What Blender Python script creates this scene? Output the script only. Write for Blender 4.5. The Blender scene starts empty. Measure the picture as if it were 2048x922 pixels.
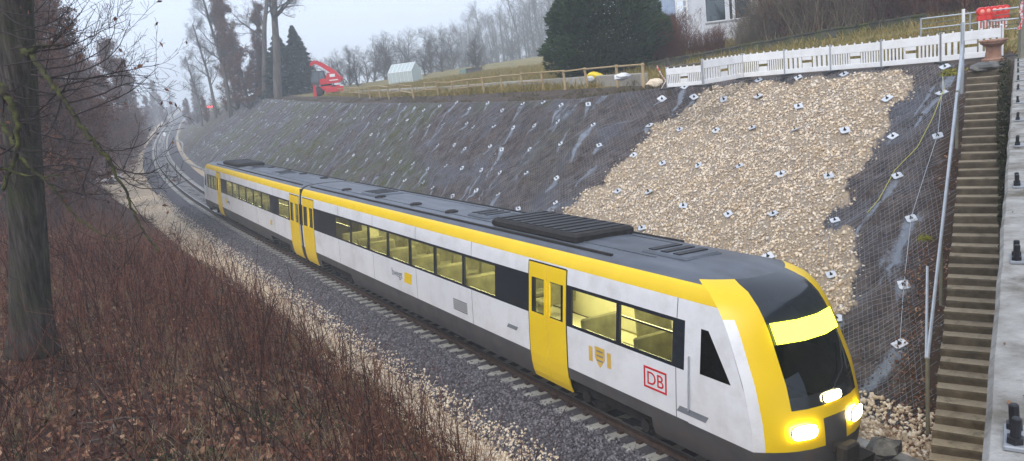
import bpy, bmesh, math, random
import numpy as np
from mathutils import Matrix, Vector

# ------------------------------------------------------------------ camera, sky, light, exposure
F, PITCH, ROLL, H = 1522.0, 0.208, 0.1179, 7.62          # focal length in photo pixels, radians, metres above the rails
SC = bpy.context.scene
COL = SC.collection
_fw = np.array([0, math.cos(PITCH), -math.sin(PITCH)])
_u0 = np.array([0, math.sin(PITCH), math.cos(PITCH)])
_r0 = np.array([1.0, 0, 0])
_rt = _r0 * math.cos(ROLL) - _u0 * math.sin(ROLL)
_up = _r0 * math.sin(ROLL) + _u0 * math.cos(ROLL)
cd = bpy.data.cameras.new('camera'); cam = bpy.data.objects.new('camera', cd); COL.objects.link(cam)
cd.sensor_width = 36; cd.lens = F * 36 / 2048; cd.clip_start = 0.05; cd.clip_end = 4000
mw = Matrix.Identity(4)
for i in range(3):
    mw[i][0], mw[i][1], mw[i][2] = _rt[i], _up[i], -_fw[i]
mw[2][3] = H
cam.matrix_world = mw
SC.camera = cam

SUN_EL, SUN_AZ = math.radians(48), math.radians(205)      # azimuth clockwise from +Y; behind the camera, high
w = bpy.data.worlds.new('World'); SC.world = w; w.use_nodes = True
nt = w.node_tree; nt.nodes.clear()
sky = nt.nodes.new('ShaderNodeTexSky'); sky.sky_type = 'NISHITA'; sky.sun_disc = False
sky.sun_elevation = SUN_EL; sky.sun_rotation = SUN_AZ; sky.air_density = 1.0; sky.dust_density = 6.0; sky.ozone_density = 1.5; sky.altitude = 400
# a closed, even cloud layer lies under the clear-sky gradient
mixs = nt.nodes.new('ShaderNodeMix'); mixs.data_type = 'RGBA'; mixs.inputs[0].default_value = 0.85
mixs.inputs[7].default_value = (6.1, 6.9, 8.4, 1)
bg = nt.nodes.new('ShaderNodeBackground'); bg.inputs[1].default_value = 0.115
out = nt.nodes.new('ShaderNodeOutputWorld')
nt.links.new(sky.outputs[0], mixs.inputs[6]); nt.links.new(mixs.outputs[2], bg.inputs[0]); nt.links.new(bg.outputs[0], out.inputs[0])

sl = bpy.data.lights.new('sun', 'SUN'); sl.energy = 1.45; sl.angle = math.radians(35); sl.color = (1.0, 0.97, 0.93)
so = bpy.data.objects.new('sun', sl); COL.objects.link(so)
sd = Vector((math.sin(SUN_AZ) * math.cos(SUN_EL), math.cos(SUN_AZ) * math.cos(SUN_EL), math.sin(SUN_EL)))
so.rotation_euler = (-sd).to_track_quat('-Z', 'Y').to_euler(); so.location = sd * 60
SC.view_settings.view_transform = 'Standard'; SC.view_settings.look = 'None'
SC.view_settings.gamma = 1; SC.view_settings.use_curve_mapping = False
SC.view_settings.exposure = 0.56
SC.render.engine = 'CYCLES'
SC.cycles.max_bounces = 8; SC.cycles.transparent_max_bounces = 24; SC.cycles.volume_bounces = 1
SC.cycles.use_denoising = True; SC.cycles.sample_clamp_indirect = 6

# ------------------------------------------------------------------ small maths
def ray(px, py): return _fw + _rt * (px - 1024) / F + _up * (461 - py) / F
def onz(px, py, z):
    d = ray(px, py); return np.array([0, 0, H]) + d * ((z - H) / d[2])
def ony(px, py, Y):
    d = ray(px, py); return np.array([0, 0, H]) + d * (Y / d[1])
def proj(p):
    q = np.asarray(p, float) - np.array([0, 0, H]); z = q @ _fw
    return np.array([1024 + F * (q @ _rt) / z, 461 - F * (q @ _up) / z])

def _hash(ix, iy, seed):
    h = (ix.astype(np.int64) * 374761393 + iy.astype(np.int64) * 668265263 + seed * 1442695041) & 0x7fffffff
    h = ((h ^ (h >> 13)) * 1274126177) & 0x7fffffff
    return ((h ^ (h >> 16)) & 0xffff) / 65535.0
def vnoise(x, y, seed=0):
    x = np.asarray(x, float); y = np.asarray(y, float)
    ix = np.floor(x); iy = np.floor(y); fx = x - ix; fy = y - iy
    fx = fx * fx * (3 - 2 * fx); fy = fy * fy * (3 - 2 * fy)
    a = _hash(ix, iy, seed); b = _hash(ix + 1, iy, seed); c = _hash(ix, iy + 1, seed); d = _hash(ix + 1, iy + 1, seed)
    return (a * (1 - fx) + b * fx) * (1 - fy) + (c * (1 - fx) + d * fx) * fy
def fbm(x, y, seed=0, o=4):
    r = 0; a = .5
    for i in range(o):
        r = r + a * vnoise(x * 2 ** i, y * 2 ** i, seed + i * 17); a *= .5
    return r
def smooth(a, b, x):
    t = np.clip((np.asarray(x, float) - a) / (b - a), 0, 1); return t * t * (3 - 2 * t)

# ------------------------------------------------------------------ the line of the track: s along it (away from the bridge), u across (positive towards the meshed slope)
HS = np.array([-60, 10, 40, 63, 75, 85, 100, 120, 145, 175, 225, 320, 450, 900.])
HD = np.radians([32.5, 30.77, 30.0, 29.2, 27.9, 27, 26, 24.7, 23.5, 22.5, 21.5, 21, 20.5, 20.5])
SS = np.arange(-60, 900, .25); HH = np.interp(SS, HS, HD)
CX = np.concatenate([[0], np.cumsum(-np.sin(HH[:-1]) - np.sin(HH[1:])) * .125])
CY = np.concatenate([[0], np.cumsum(np.cos(HH[:-1]) + np.cos(HH[1:])) * .125])
_i = int(np.argmin(abs(SS - 10)))
CX += 9.98 * math.cos(.5371) - 10 * math.sin(.5371) - CX[_i]; CY += 9.98 * math.sin(.5371) + 10 * math.cos(.5371) - CY[_i]
def heading(s): return np.interp(s, SS, HH)
def XY(s, u):
    h = heading(s); return np.interp(s, SS, CX) + u * np.cos(h), np.interp(s, SS, CY) + u * np.sin(h)
def SU(x, y):
    x = np.atleast_1d(np.asarray(x, float)); y = np.atleast_1d(np.asarray(y, float))
    s = np.clip(y / .87 - 2, -59, 899)
    for _ in range(14):
        h = heading(s)
        s = np.clip(s - (x - np.interp(s, SS, CX)) * np.sin(h) + (y - np.interp(s, SS, CY)) * np.cos(h), -59.9, 899)
    h = heading(s)
    return s, (x - np.interp(s, SS, CX)) * np.cos(h) + (y - np.interp(s, SS, CY)) * np.sin(h)
CANT = 0.075
def zt(s):
    s = np.asarray(s, float)
    return np.where(s < 47, 0, np.where(s < 81, .0115 * (s - 47) ** 2 / 68, .1955 + .0115 * (s - 81)))
CR_S = [-30, 13, 16.3, 19, 22.5, 23.9, 25.2, 27.7, 35.7, 46.5, 65, 87, 101, 129, 146, 179, 213, 247, 300, 900]
CR_U = [13.8, 13.8, 13.65, 13.65, 13.5, 12.3, 11.3, 10.6, 11.25, 11.8, 13, 14.6, 14.5, 14.6, 14.6, 13, 10, 8, 7, 7]
CR_Z = [6.2, 6.2, 6.18, 6.15, 6.12, 6.1, 6.08, 5.95, 5.93, 6.05, 6.3, 6.7, 7.15, 8.05, 8.05, 6.74, 4.9, 4.2, 4.4, 11]
def crest(s): return np.interp(s, CR_S, CR_U), np.interp(s, CR_S, CR_Z)
TOE = 3.4
def toe_z(s): return zt(s) - .35
def z14(s): return np.interp(s, [-30, 30, 50, 70, 100, 130, 150, 180, 213, 250, 300, 900], [6.2, 6.2, 6.3, 6.6, 7.15, 8.05, 8.1, 7, 5.2, 4.5, 4.7, 11.2])
def bank_u(s): return np.interp(s, [-30, 20, 60, 100, 150, 190, 220, 900], [3.35, 3.6, 4.3, 7.5, 8.5, 7, 4.5, 4.5])
def ground(s, u):
    s = np.asarray(s, float); u = np.asarray(u, float); s, u = np.broadcast_arrays(s, u)
    b = zt(s); a = np.abs(u)
    z = b + np.interp(a, [0, 1.95, 2.9, 3.4], [-.2, -.22, -.62, -.62]) - np.clip(u, -2.3, 2.3) * CANT * np.interp(a, [0, 1.9, 3.2], [1, 1, 0])
    # right hand: meshed slope, berm, plateau, meadow
    uc, zc = crest(s); tz = toe_z(s)
    k = np.clip((u - TOE) / (uc - TOE), 0, 1)
    zs = tz + (zc - tz) * k
    zs = np.where((u > 2.9) & (u < TOE), b - .62 + (tz - b + .62) * smooth(2.9, TOE, u), zs)
    p = z14(s)
    zr = np.where(u < uc, zs, zc + (p - zc) * smooth(0, 2.2, u - uc))
    slope = np.interp(s, [-30, 20, 35, 60, 120, 900], [.115, .115, .09, .045, .006, .006])
    zr = zr + np.clip(u - 16, 0, 22) * slope + np.clip(u - 38, 0, 300) * np.interp(s, [-30, 60, 140, 900], [.02, .02, .035, .0])
    z = np.where(u > 2.9, zr, z)
    # left hand: gravel strip, bank
    bu = bank_u(s)
    zg = b - .62 + .22 * smooth(2.6, 3.6, a)
    hl = np.interp(s, [-30, 40, 80, 130, 220, 900], [4.3, 4.2, 3.4, 3.0, 2.6, 3])
    zb = zg + hl * (1 - np.exp(-np.clip(a - bu, 0, 99) * .85 / hl)) * 1.0 + np.clip(a - bu - 10, 0, 60) * .03
    return np.where(u < -2.9, np.where(a < bu, zg, zb), z)
def G(s, u):
    x, y = XY(s, u); return np.stack([x, y, ground(s, u) + 0 * x], -1)
def gz(x, y):
    s, u = SU(x, y); return ground(s, u)
def base(px, Y):                      # where the ground lies under a photo column at distance Y
    py = 200.0
    for _ in range(12):
        p = ony(px, py, Y); z = float(gz(p[0], Y)[0]); py = proj([p[0], Y, z])[1]
    return np.array([p[0], Y, z])
def on_plateau(px, du):                # ground point under a photo column, du metres behind the crest line
    lo, hi = 18.0, 220.0
    for _ in range(40):
        Y = (lo + hi) / 2; p = base(px, Y); s, u = SU(p[0], p[1])
        if float(u[0]) - float(crest(s)[0][0]) < du: lo = Y
        else: hi = Y
    return p
def hit(px, py, t0=4.0, t1=260.0, n=2600):   # first meeting of a photo ray with the ground
    d = ray(px, py); t = np.linspace(t0, t1, n)
    q = np.array([0, 0, H]) + t[:, None] * d
    s, u = SU(q[:, 0], q[:, 1]); below = q[:, 2] < ground(s, u)
    i = int(np.argmax(below)); return float(s[i]), float(u[i])

# ------------------------------------------------------------------ mesh helpers
def mesh_np(name, V, faces, mats=(), midx=None, smooth_=False):
    V = np.asarray(V, np.float32).reshape(-1, 3)
    faces = [np.asarray(f, np.int32) for f in faces if len(f)]
    me = bpy.data.meshes.new(name)
    me.vertices.add(len(V)); me.vertices.foreach_set('co', V.ravel())
    tot = sum(len(f) for f in faces); nl = sum(f.size for f in faces)
    me.loops.add(nl); me.polygons.add(tot)
    me.loops.foreach_set('vertex_index', np.concatenate([f.ravel() for f in faces]))
    st = []; o = 0
    for f in faces:
        st.append(o + np.arange(len(f)) * f.shape[1]); o += f.size
    me.polygons.foreach_set('loop_start', np.concatenate(st).astype(np.int32))
    if midx is not None: me.polygons.foreach_set('material_index', np.asarray(midx, np.int32))
    if smooth_: me.polygons.foreach_set('use_smooth', np.ones(tot, bool))
    for m in mats: me.materials.append(m)
    me.update(calc_edges=True); me.validate(verbose=False)
    return me
class MB:
    def __init__(self): self.v = []; self.f = []; self.m = []
    def add(self, V, Fc, m=0, M=None):
        o = len(self.v)
        for p in V:
            p = Vector(p)
            self.v.append(tuple(M @ p) if M is not None else tuple(p))
        for f in Fc: self.f.append(tuple(o + i for i in f)); self.m.append(m)
        return self
    def box(self, x0, x1, y0, y1, z0, z1, m=0, M=None, c=0.0):
        if c <= 0:
            V = [(x0, y0, z0), (x1, y0, z0), (x1, y1, z0), (x0, y1, z0), (x0, y0, z1), (x1, y0, z1), (x1, y1, z1), (x0, y1, z1)]
            return self.add(V, [(3, 2, 1, 0), (4, 5, 6, 7), (0, 1, 5, 4), (1, 2, 6, 5), (2, 3, 7, 6), (3, 0, 4, 7)], m, M)
        def ring(z, i): return [(x0 + i, y0, z), (x1 - i, y0, z), (x1, y0 + i, z), (x1, y1 - i, z), (x1 - i, y1, z), (x0 + i, y1, z), (x0, y1 - i, z), (x0, y0 + i, z)]
        def inner(z): return [(x0 + 2 * c, y0 + c, z), (x1 - 2 * c, y0 + c, z), (x1 - c, y0 + 2 * c, z), (x1 - c, y1 - 2 * c, z), (x1 - 2 * c, y1 - c, z), (x0 + 2 * c, y1 - c, z), (x0 + c, y1 - 2 * c, z), (x0 + c, y0 + 2 * c, z)]
        V = inner(z0) + ring(z0 + c, c) + ring(z1 - c, c) + inner(z1)
        Fc = [tuple(range(7, -1, -1)), tuple(range(24, 32))]
        for k in range(3):
            for i in range(8):
                j = (i + 1) % 8; Fc.append((k * 8 + i, k * 8 + j, k * 8 + 8 + j, k * 8 + 8 + i))
        return self.add(V, Fc, m, M)
    def tube(self, pts, r, n=8, m=0, M=None, cap=True):
        pts = [Vector(p) for p in pts]; rs = r if isinstance(r, (list, tuple)) else [r] * len(pts)
        V = []; Fc = []; ref = None
        for i, p in enumerate(pts):
            t = (pts[min(i + 1, len(pts) - 1)] - pts[max(i - 1, 0)]).normalized()
            if ref is None: ref = Vector((0, 0, 1)) if abs(t.z) < .9 else Vector((1, 0, 0))
            a = t.cross(ref).normalized(); b = a.cross(t).normalized(); ref = b
            for k in range(n):
                q = 2 * math.pi * k / n; V.append(p + (a * math.cos(q) + b * math.sin(q)) * rs[i])
        for i in range(len(pts) - 1):
            for k in range(n):
                j = (k + 1) % n; Fc.append((i * n + k, i * n + j, i * n + n + j, i * n + n + k))
        if cap: Fc.append(tuple(range(n - 1, -1, -1))); Fc.append(tuple(range((len(pts) - 1) * n, len(pts) * n)))
        return self.add(V, Fc, m, M)
    def prism(self, poly, d0, d1, m=0, M=None):         # polygon in x,z swept along y
        n = len(poly); V = [(x, d0, z) for x, z in poly] + [(x, d1, z) for x, z in poly]
        Fc = [tuple(range(n)), tuple(range(2 * n - 1, n - 1, -1))] + [(i, n + i, n + (i + 1) % n, (i + 1) % n) for i in range(n)]
        return self.add(V, Fc, m, M)
    def lathe(self, prof, n=16, m=0, M=None):
        V = []; Fc = []
        for r, z in prof:
            for k in range(n): V.append((r * math.cos(2 * math.pi * k / n), r * math.sin(2 * math.pi * k / n), z))
        for i in range(len(prof) - 1):
            for k in range(n):
                j = (k + 1) % n; Fc.append((i * n + k, i * n + j, i * n + n + j, i * n + n + k))
        Fc.append(tuple(range(n - 1, -1, -1))); Fc.append(tuple(range((len(prof) - 1) * n, len(prof) * n)))
        return self.add(V, Fc, m, M)
    def smooth_mesh(self, name, mats, ang=28):
        me = self.mesh(name, mats); bm = bmesh.new(); bm.from_mesh(me); bmesh.ops.remove_doubles(bm, verts=bm.verts, dist=.0006); bm.to_mesh(me); bm.free()
        me.polygons.foreach_set('use_smooth', [True] * len(me.polygons)); me.set_sharp_from_angle(angle=math.radians(ang)); me.update(); return me
    def mesh(self, name, mats, smooth_=False):
        me = bpy.data.meshes.new(name); me.from_pydata([tuple(v) for v in self.v], [], self.f)
        for m in (mats if isinstance(mats, (list, tuple)) else [mats]): me.materials.append(m)
        me.polygons.foreach_set('material_index', self.m)
        if smooth_: me.polygons.foreach_set('use_smooth', [True] * len(self.f))
        me.update(); return me
def link(name, me, parent=None, M=None):
    o = bpy.data.objects.new(name, me); COL.objects.link(o)
    if parent is not None: o.parent = parent
    if M is not None: o.matrix_local = M
    return o
def tag(o, label=None, cat=None, group=None, kind=None):
    if label: o['label'] = label
    if cat: o['category'] = cat
    if group: o['group'] = group
    if kind: o['kind'] = kind
    return o
def thing(name, label, cat, loc=(0, 0, 0), rz=0.0, group=None, M=None):
    o = bpy.data.objects.new(name, None); COL.objects.link(o); o.empty_display_size = .2
    if M is not None: o.matrix_world = M
    else: o.location = tuple(float(v) for v in loc); o.rotation_euler = (0, 0, rz)
    return tag(o, label, cat, group)
def clone(root, label=None, loc=None, rz=None, scale=None, group=None):
    r = root.copy(); COL.objects.link(r)
    if label: r['label'] = label
    if group: r['group'] = group
    if loc is not None: r.location = tuple(float(v) for v in loc)
    if rz is not None: r.rotation_euler = (0, 0, rz)
    if scale is not None: r.scale = (scale,) * 3 if np.isscalar(scale) else scale
    for ch in root.children:
        c = ch.copy(); COL.objects.link(c); c.parent = r
        for g in ch.children:
            d = g.copy(); COL.objects.link(d); d.parent = c
    return r
def segtubes(P0, P1, r0, r1, n=3):                        # many straight tapered twigs or wires at once
    P0 = np.asarray(P0, float); P1 = np.asarray(P1, float)
    r0 = np.broadcast_to(np.asarray(r0, float), (len(P0),)); r1 = np.broadcast_to(np.asarray(r1, float), (len(P0),))
    t = P1 - P0; t /= np.maximum(np.linalg.norm(t, axis=1, keepdims=True), 1e-9)
    ref = np.where(np.abs(t[:, 2:3]) < .9, np.array([[0, 0, 1.]]), np.array([[1., 0, 0]]))
    a = np.cross(t, ref); a /= np.linalg.norm(a, axis=1, keepdims=True); b = np.cross(a, t)
    q = 2 * np.pi * np.arange(n) / n
    ringd = a[:, None] * np.cos(q)[None, :, None] + b[:, None] * np.sin(q)[None, :, None]
    V = np.concatenate([P0[:, None] + ringd * r0[:, None, None], P1[:, None] + ringd * r1[:, None, None]], 1).reshape(-1, 3)
    k = np.arange(n); j = (k + 1) % n
    q4 = np.stack([k, j, n + j, n + k], -1)
    Fq = (np.arange(len(P0))[:, None, None] * 2 * n + q4[None]).reshape(-1, 4)
    return V, Fq
def leafquads(P, size, rng, aspect=.6, N=None, spread=1.0):
    n = len(P); a = rng.normal(size=(n, 3))
    if N is not None: a = N + spread * a
    a /= np.linalg.norm(a, axis=1, keepdims=True)
    b = np.cross(a, rng.normal(size=(n, 3))); b /= np.linalg.norm(b, axis=1, keepdims=True); c = np.cross(a, b)
    L = (size * rng.uniform(.6, 1.3, n))[:, None] if np.isscalar(size) else np.asarray(size)[:, None]
    V = np.stack([P - a * L, P + b * L * aspect + c * L * .12, P + a * L, P - b * L * aspect + c * L * .12], 1).reshape(-1, 3)
    return V, np.arange(4 * n).reshape(-1, 4)

# ------------------------------------------------------------------ materials
def newmat(name):
    m = bpy.data.materials.new(name); m.use_nodes = True; t = m.node_tree; t.nodes.clear()
    o = t.nodes.new('ShaderNodeOutputMaterial'); return m, t, o
def ramp(t, cols, fac, pos=None):
    r = t.nodes.new('ShaderNodeValToRGB'); e = r.color_ramp.elements
    n = len(cols); pos = pos or [i / (n - 1) for i in range(n)]
    e[0].position = pos[0]; e[0].color = (*cols[0], 1); e[1].position = pos[-1]; e[1].color = (*cols[-1], 1)
    for c, p in zip(cols[1:-1], pos[1:-1]):
        x = e.new(p); x.color = (*c, 1)
    if fac is not None: t.links.new(fac, r.inputs[0])
    return r.outputs[0]
def noise(t, scale, detail=5, rough=.6, coord='Position', stretch=None):
    n = t.nodes.new('ShaderNodeTexNoise'); n.inputs['Scale'].default_value = scale; n.inputs['Detail'].default_value = detail; n.inputs['Roughness'].default_value = rough
    if coord == 'Position':
        g = t.nodes.new('ShaderNodeNewGeometry'); src = g.outputs['Position']
    else:
        g = t.nodes.new('ShaderNodeTexCoord'); src = g.outputs['Object']
    if stretch:
        mp = t.nodes.new('ShaderNodeMapping'); mp.inputs['Scale'].default_value = stretch; t.links.new(src, mp.inputs[0]); src = mp.outputs[0]
    t.links.new(src, n.inputs['Vector']); return n.outputs['Fac']
def mixc(t, fac, a, b, mode='MIX'):
    m = t.nodes.new('ShaderNodeMix'); m.data_type = 'RGBA'; m.blend_type = mode
    for i, v in ((0, fac), (6, a), (7, b)):
        if hasattr(v, 'links'): t.links.new(v, m.inputs[i])
        elif i == 0: m.inputs[0].default_value = v
        else: m.inputs[i].default_value = (*v, 1)
    return m.outputs[2]
def rnd(t, kind):
    if kind == 'island': return t.nodes.new('ShaderNodeNewGeometry').outputs['Random Per Island']
    return t.nodes.new('ShaderNodeObjectInfo').outputs['Random']
def M_(name, cols, scale=6, rough=.8, bump=0.0, bscale=None, rand=None, randamt=.6, metal=0.0, coord='Position', stretch=None, spec=.3, dirt=None, transl=0.0, pos=None):
    m, t, o = newmat(name); b = t.nodes.new('ShaderNodeBsdfPrincipled')
    f = noise(t, scale, coord=coord, stretch=stretch)
    mr = t.nodes.new('ShaderNodeMapRange'); mr.inputs[1].default_value = .28; mr.inputs[2].default_value = .72; t.links.new(f, mr.inputs[0]); f = mr.outputs[0]
    if rand:
        mm = t.nodes.new('ShaderNodeMix'); mm.inputs[0].default_value = randamt; t.links.new(f, mm.inputs[2]); t.links.new(rnd(t, rand), mm.inputs[3]); f = mm.outputs[0]
    c = ramp(t, cols, f, pos)
    if dirt:
        col, sc, amt = dirt
        d = noise(t, sc, 6, .7, coord); r2 = t.nodes.new('ShaderNodeMapRange'); r2.inputs[1].default_value = .46; r2.inputs[2].default_value = .66; r2.inputs[4].default_value = amt; t.links.new(d, r2.inputs[0])
        c = mixc(t, r2.outputs[0], c, col)
    t.links.new(c, b.inputs['Base Color'])
    b.inputs['Roughness'].default_value = rough; b.inputs['Metallic'].default_value = metal; b.inputs['Specular IOR Level'].default_value = spec
    if bump > 0:
        bn = t.nodes.new('ShaderNodeBump'); bn.inputs['Strength'].default_value = bump; bn.inputs['Distance'].default_value = .03
        t.links.new(noise(t, bscale or scale * 4, 6, .65, coord, stretch), bn.inputs['Height']); t.links.new(bn.outputs[0], b.inputs['Normal'])
    sh = b.outputs[0]
    if transl > 0:
        tr = t.nodes.new('ShaderNodeBsdfTranslucent'); t.links.new(c, tr.inputs[0]); ms = t.nodes.new('ShaderNodeMixShader'); ms.inputs[0].default_value = transl
        t.links.new(sh, ms.inputs[1]); t.links.new(tr.outputs[0], ms.inputs[2]); sh = ms.outputs[0]
    t.links.new(sh, o.inputs[0]); return m
def emis(name, col, st):
    m, t, o = newmat(name); e = t.nodes.new('ShaderNodeEmission'); e.inputs[0].default_value = (*col, 1); e.inputs[1].default_value = st
    t.links.new(e.outputs[0], o.inputs[0]); return m
def glass(name, tint_, refl=.12, rough=.02, haze_=0.0, hcol=(.7, .75, .75)):
    m, t, o = newmat(name); tr = t.nodes.new('ShaderNodeBsdfTransparent'); tr.inputs[0].default_value = (*tint_, 1)
    g = t.nodes.new('ShaderNodeBsdfGlossy'); g.inputs['Roughness'].default_value = rough; g.inputs[0].default_value = (.9, .95, 1, 1)
    lw = t.nodes.new('ShaderNodeLayerWeight'); lw.inputs[0].default_value = .5
    pw = t.nodes.new('ShaderNodeMath'); pw.operation = 'POWER'; pw.inputs[1].default_value = 4; t.links.new(lw.outputs['Facing'], pw.inputs[0])
    ma = t.nodes.new('ShaderNodeMath'); ma.operation = 'MULTIPLY_ADD'; ma.inputs[1].default_value = .7; ma.inputs[2].default_value = refl * .3; t.links.new(pw.outputs[0], ma.inputs[0])
    ms = t.nodes.new('ShaderNodeMixShader'); t.links.new(ma.outputs[0], ms.inputs[0]); t.links.new(tr.outputs[0], ms.inputs[1]); t.links.new(g.outputs[0], ms.inputs[2])
    sh = ms.outputs[0]
    if haze_ > 0:
        df = t.nodes.new('ShaderNodeBsdfDiffuse'); df.inputs[0].default_value = (*hcol, 1); m2 = t.nodes.new('ShaderNodeMixShader'); m2.inputs[0].default_value = haze_
        t.links.new(sh, m2.inputs[1]); t.links.new(df.outputs[0], m2.inputs[2]); sh = m2.outputs[0]
    t.links.new(sh, o.inputs[0]); return m
RNG = np.random.default_rng(7); RND = random.Random(7)

# ================================================================== THE SETTING
m_earth = M_('earth', [(.035, .025, .02), (.07, .05, .038), (.11, .08, .06)], 3, .95, .6, 18)
m_litter = M_('leaf_litter_ground', [(.018, .01, .008), (.045, .022, .017), (.08, .042, .032), (.055, .042, .026)], 2.2, .95, .7, 22)
m_ballast = M_('ballast_ground', [(.034, .031, .035), (.08, .074, .082), (.15, .14, .152)], 30, .95, .9, 60)
m_bstone = M_('ballast_stone', [(.034, .031, .036), (.078, .071, .08), (.138, .127, .138), (.25, .238, .248)], 14, .85, 0, rand='island', randamt=.8)
m_gravel = M_('gravel_ground', [(.22, .165, .11), (.42, .325, .22), (.56, .45, .33)], 16, .95, .9, 40)
m_gstone = M_('gravel_stone', [(.3, .23, .16), (.56, .43, .29), (.7, .565, .41), (.78, .68, .54), (.56, .5, .43)], 9, .9, 0, rand='island', randamt=.85)
m_sleeper = M_('sleeper_concrete', [(.22, .21, .19), (.32, .31, .28), (.4, .39, .355)], 7, .9, .3, 40, rand='object', randamt=.4)
m_rust = M_('rail_rust', [(.03, .02, .017), (.06, .038, .03), (.09, .055, .04)], 9, .75, .2)
m_railtop = M_('rail_head', [(.32, .33, .36), (.45, .46, .5)], 3, .3, metal=.85)
m_meadow = M_('meadow_ground', [(.06, .085, .022), (.15, .13, .04), (.24, .175, .06), (.11, .13, .035)], .5, .95, .7, 14)
m_galv = M_('galvanised_steel', [(.42, .45, .49), (.58, .61, .65)], 8, .45, metal=.55)
m_plate = M_('anchor_plate_steel', [(.42, .45, .49), (.66, .68, .72)], 6, .5, metal=.2, rand='object', randamt=.5)
m_black = M_('black_steel', [(.012, .012, .014), (.03, .03, .034)], 9, .5)
m_wire = M_('net_wire', [(.2, .21, .24), (.32, .33, .37)], 1.2, .55, metal=.3)
m_conc = M_('weathered_concrete', [(.15, .14, .125), (.3, .285, .26), (.42, .41, .385)], 1.6, .92, .5, 30, dirt=((.06, .05, .035), 2.6, .7))
m_white = M_('white_plastic', [(.74, .74, .75), (.84, .84, .84)], 2.5, .5, dirt=((.45, .43, .38), 3, .18))

def strip(name, sv, ua, ub, nu, mat, rough=0.0, seed=0, fr=2.0, mid=None):
    sv = np.asarray(sv, float); k = np.linspace(0, 1, nu)
    if mid is not None: k = np.asarray(mid)
    S = np.repeat(sv[:, None], len(k), 1); a = ua(sv) if callable(ua) else np.full(len(sv), ua); b = ub(sv) if callable(ub) else np.full(len(sv), ub)
    U = a[:, None] + (b - a)[:, None] * k[None]
    V = G(S, U); 
    if rough > 0:
        edge = np.minimum(1, 6 * np.minimum(k, 1 - k))[None]
        V[..., 2] += (fbm(V[..., 0] * fr, V[..., 1] * fr, seed) - .47) * rough * edge
    n, m = S.shape; i = np.arange(n - 1)[:, None] * m + np.arange(m - 1)[None]
    Fq = np.stack([i, i + 1, i + m + 1, i + m], -1).reshape(-1, 4)
    # orient upward
    me = mesh_np(name, V.reshape(-1, 3), [Fq[:, ::-1]], [mat], smooth_=True)
    return link(name, me), S, U, V
sv_all = np.concatenate([np.arange(-14, 60, .5), np.arange(60, 140, 1), np.arange(140, 300, 4), np.arange(300, 701, 20)])
o, *_ = strip('ballast_bed', sv_all, -2.75, 2.9, 30, m_ballast, .05, 3, 5); tag(o, 'dark purple grey ballast bed under the railway track', kind='structure')
o, *_ = strip('slope_foot', sv_all, 2.9, TOE + .03, 6, m_gravel, .04, 4, 4); tag(o, 'narrow gravel ground along the foot of the slope', kind='structure')
o, *_ = strip('gravel_path', sv_all, lambda s: -bank_u(s) - .25, -2.75, 10, m_gravel, .08, 5, 3); tag(o, 'pale gravel strip running beside the dark ballast', kind='structure')
o, *_ = strip('left_bank', sv_all, -120, lambda s: -bank_u(s) - .25, 0, m_litter, .35, 9, .8, mid=1 - np.array([0, .004, .008, .014, .02, .028, .036, .045, .055, .065, .08, .1, .13, .18, .25, .4, .6, .8, 1.0])[::1][::-1] * 1.0 if False else np.sort(1 - np.array([0, .004, .008, .014, .02, .028, .036, .045, .055, .065, .08, .1, .13, .18, .25, .4, .6, .8, 1.0])))
tag(o, 'brown bank strewn with dead leaves beside the railway', kind='structure')
o, *_ = strip('plateau', sv_all, lambda s: crest(s)[0], lambda s: crest(s)[0] + 3.2, 14, m_earth, .18, 12, 1.6); tag(o, 'brown earth berm and track along the top of the slope', kind='structure')
o, *_ = strip('meadow', sv_all, lambda s: crest(s)[0] + 3.2, 330, 0, m_meadow, .3, 14, .5, mid=np.array([0, .004, .008, .012, .017, .023, .03, .04, .05, .062, .075, .09, .11, .14, .2, .3, .45, .7, 1]))
tag(o, 'rising meadow of dry yellow grass above the cutting', kind='structure')
V = [(-850, -850, -6), (850, -850, -6), (850, 850, -6), (-850, 850, -6)]
o = link('ground', mesh_np('ground', V, [np.array([[0, 1, 2, 3]])], [m_meadow])); tag(o, 'flat land far beyond the cutting', kind='structure')

# ------------------------------------------------------------------ stairs line (needed by the slope)
ST0 = onz(1921, 915, .35); ST1 = onz(1977, 138, 6.2)
st_d = (ST1 - ST0)[:2]; st_len = float(np.linalg.norm(st_d)); st_d = st_d / st_len; st_n = np.array([-st_d[1], st_d[0]])   # to the left of the climb
def stair_side(x, y): return (x - ST0[0]) * st_n[0] + (y - ST0[1]) * st_n[1]

# ------------------------------------------------------------------ the meshed slope
LW = 11.9
def slope_pt(s, wd, dz=0.0):
    uc, zc = crest(s); k = wd / LW; u = TOE + (uc - TOE) * k
    x, y = XY(s, u); z = toe_z(s) + (zc - toe_z(s)) * k + slope_rough(s, wd) + dz
    return np.stack([x, y, z + 0 * x], -1)
def slope_rough(s, wd):
    e = np.clip(np.minimum(wd, LW - wd) * 1.2, 0, 1)
    return ((fbm(s * .7, wd * .35, 21) - .47) * .6 + (fbm(s * 2.2, wd * 1.5, 25) - .47) * .42) * e
def su_to_w(s, u):
    uc, _ = crest(s); return (u - TOE) / (uc - TOE) * LW
poly_px = [(1425, 172), (1560, 161), (1700, 152), (1845, 145), (1835, 175), (1785, 230), (1738, 300), (1692, 380), (1650, 430), (1655, 455), (1700, 465), (1722, 550), (1718, 600), (1680, 625), (1600, 690), (1540, 740), (1400, 690), (1180, 560), (1020, 500), (1100, 446), (1200, 368), (1300, 270), (1380, 205)]
gp = []
for q in poly_px:
    s_, u_ = hit(*q); gp.append((s_, np.clip(su_to_w(s_, u_), 0, LW)))
gp = np.array(gp)
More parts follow.
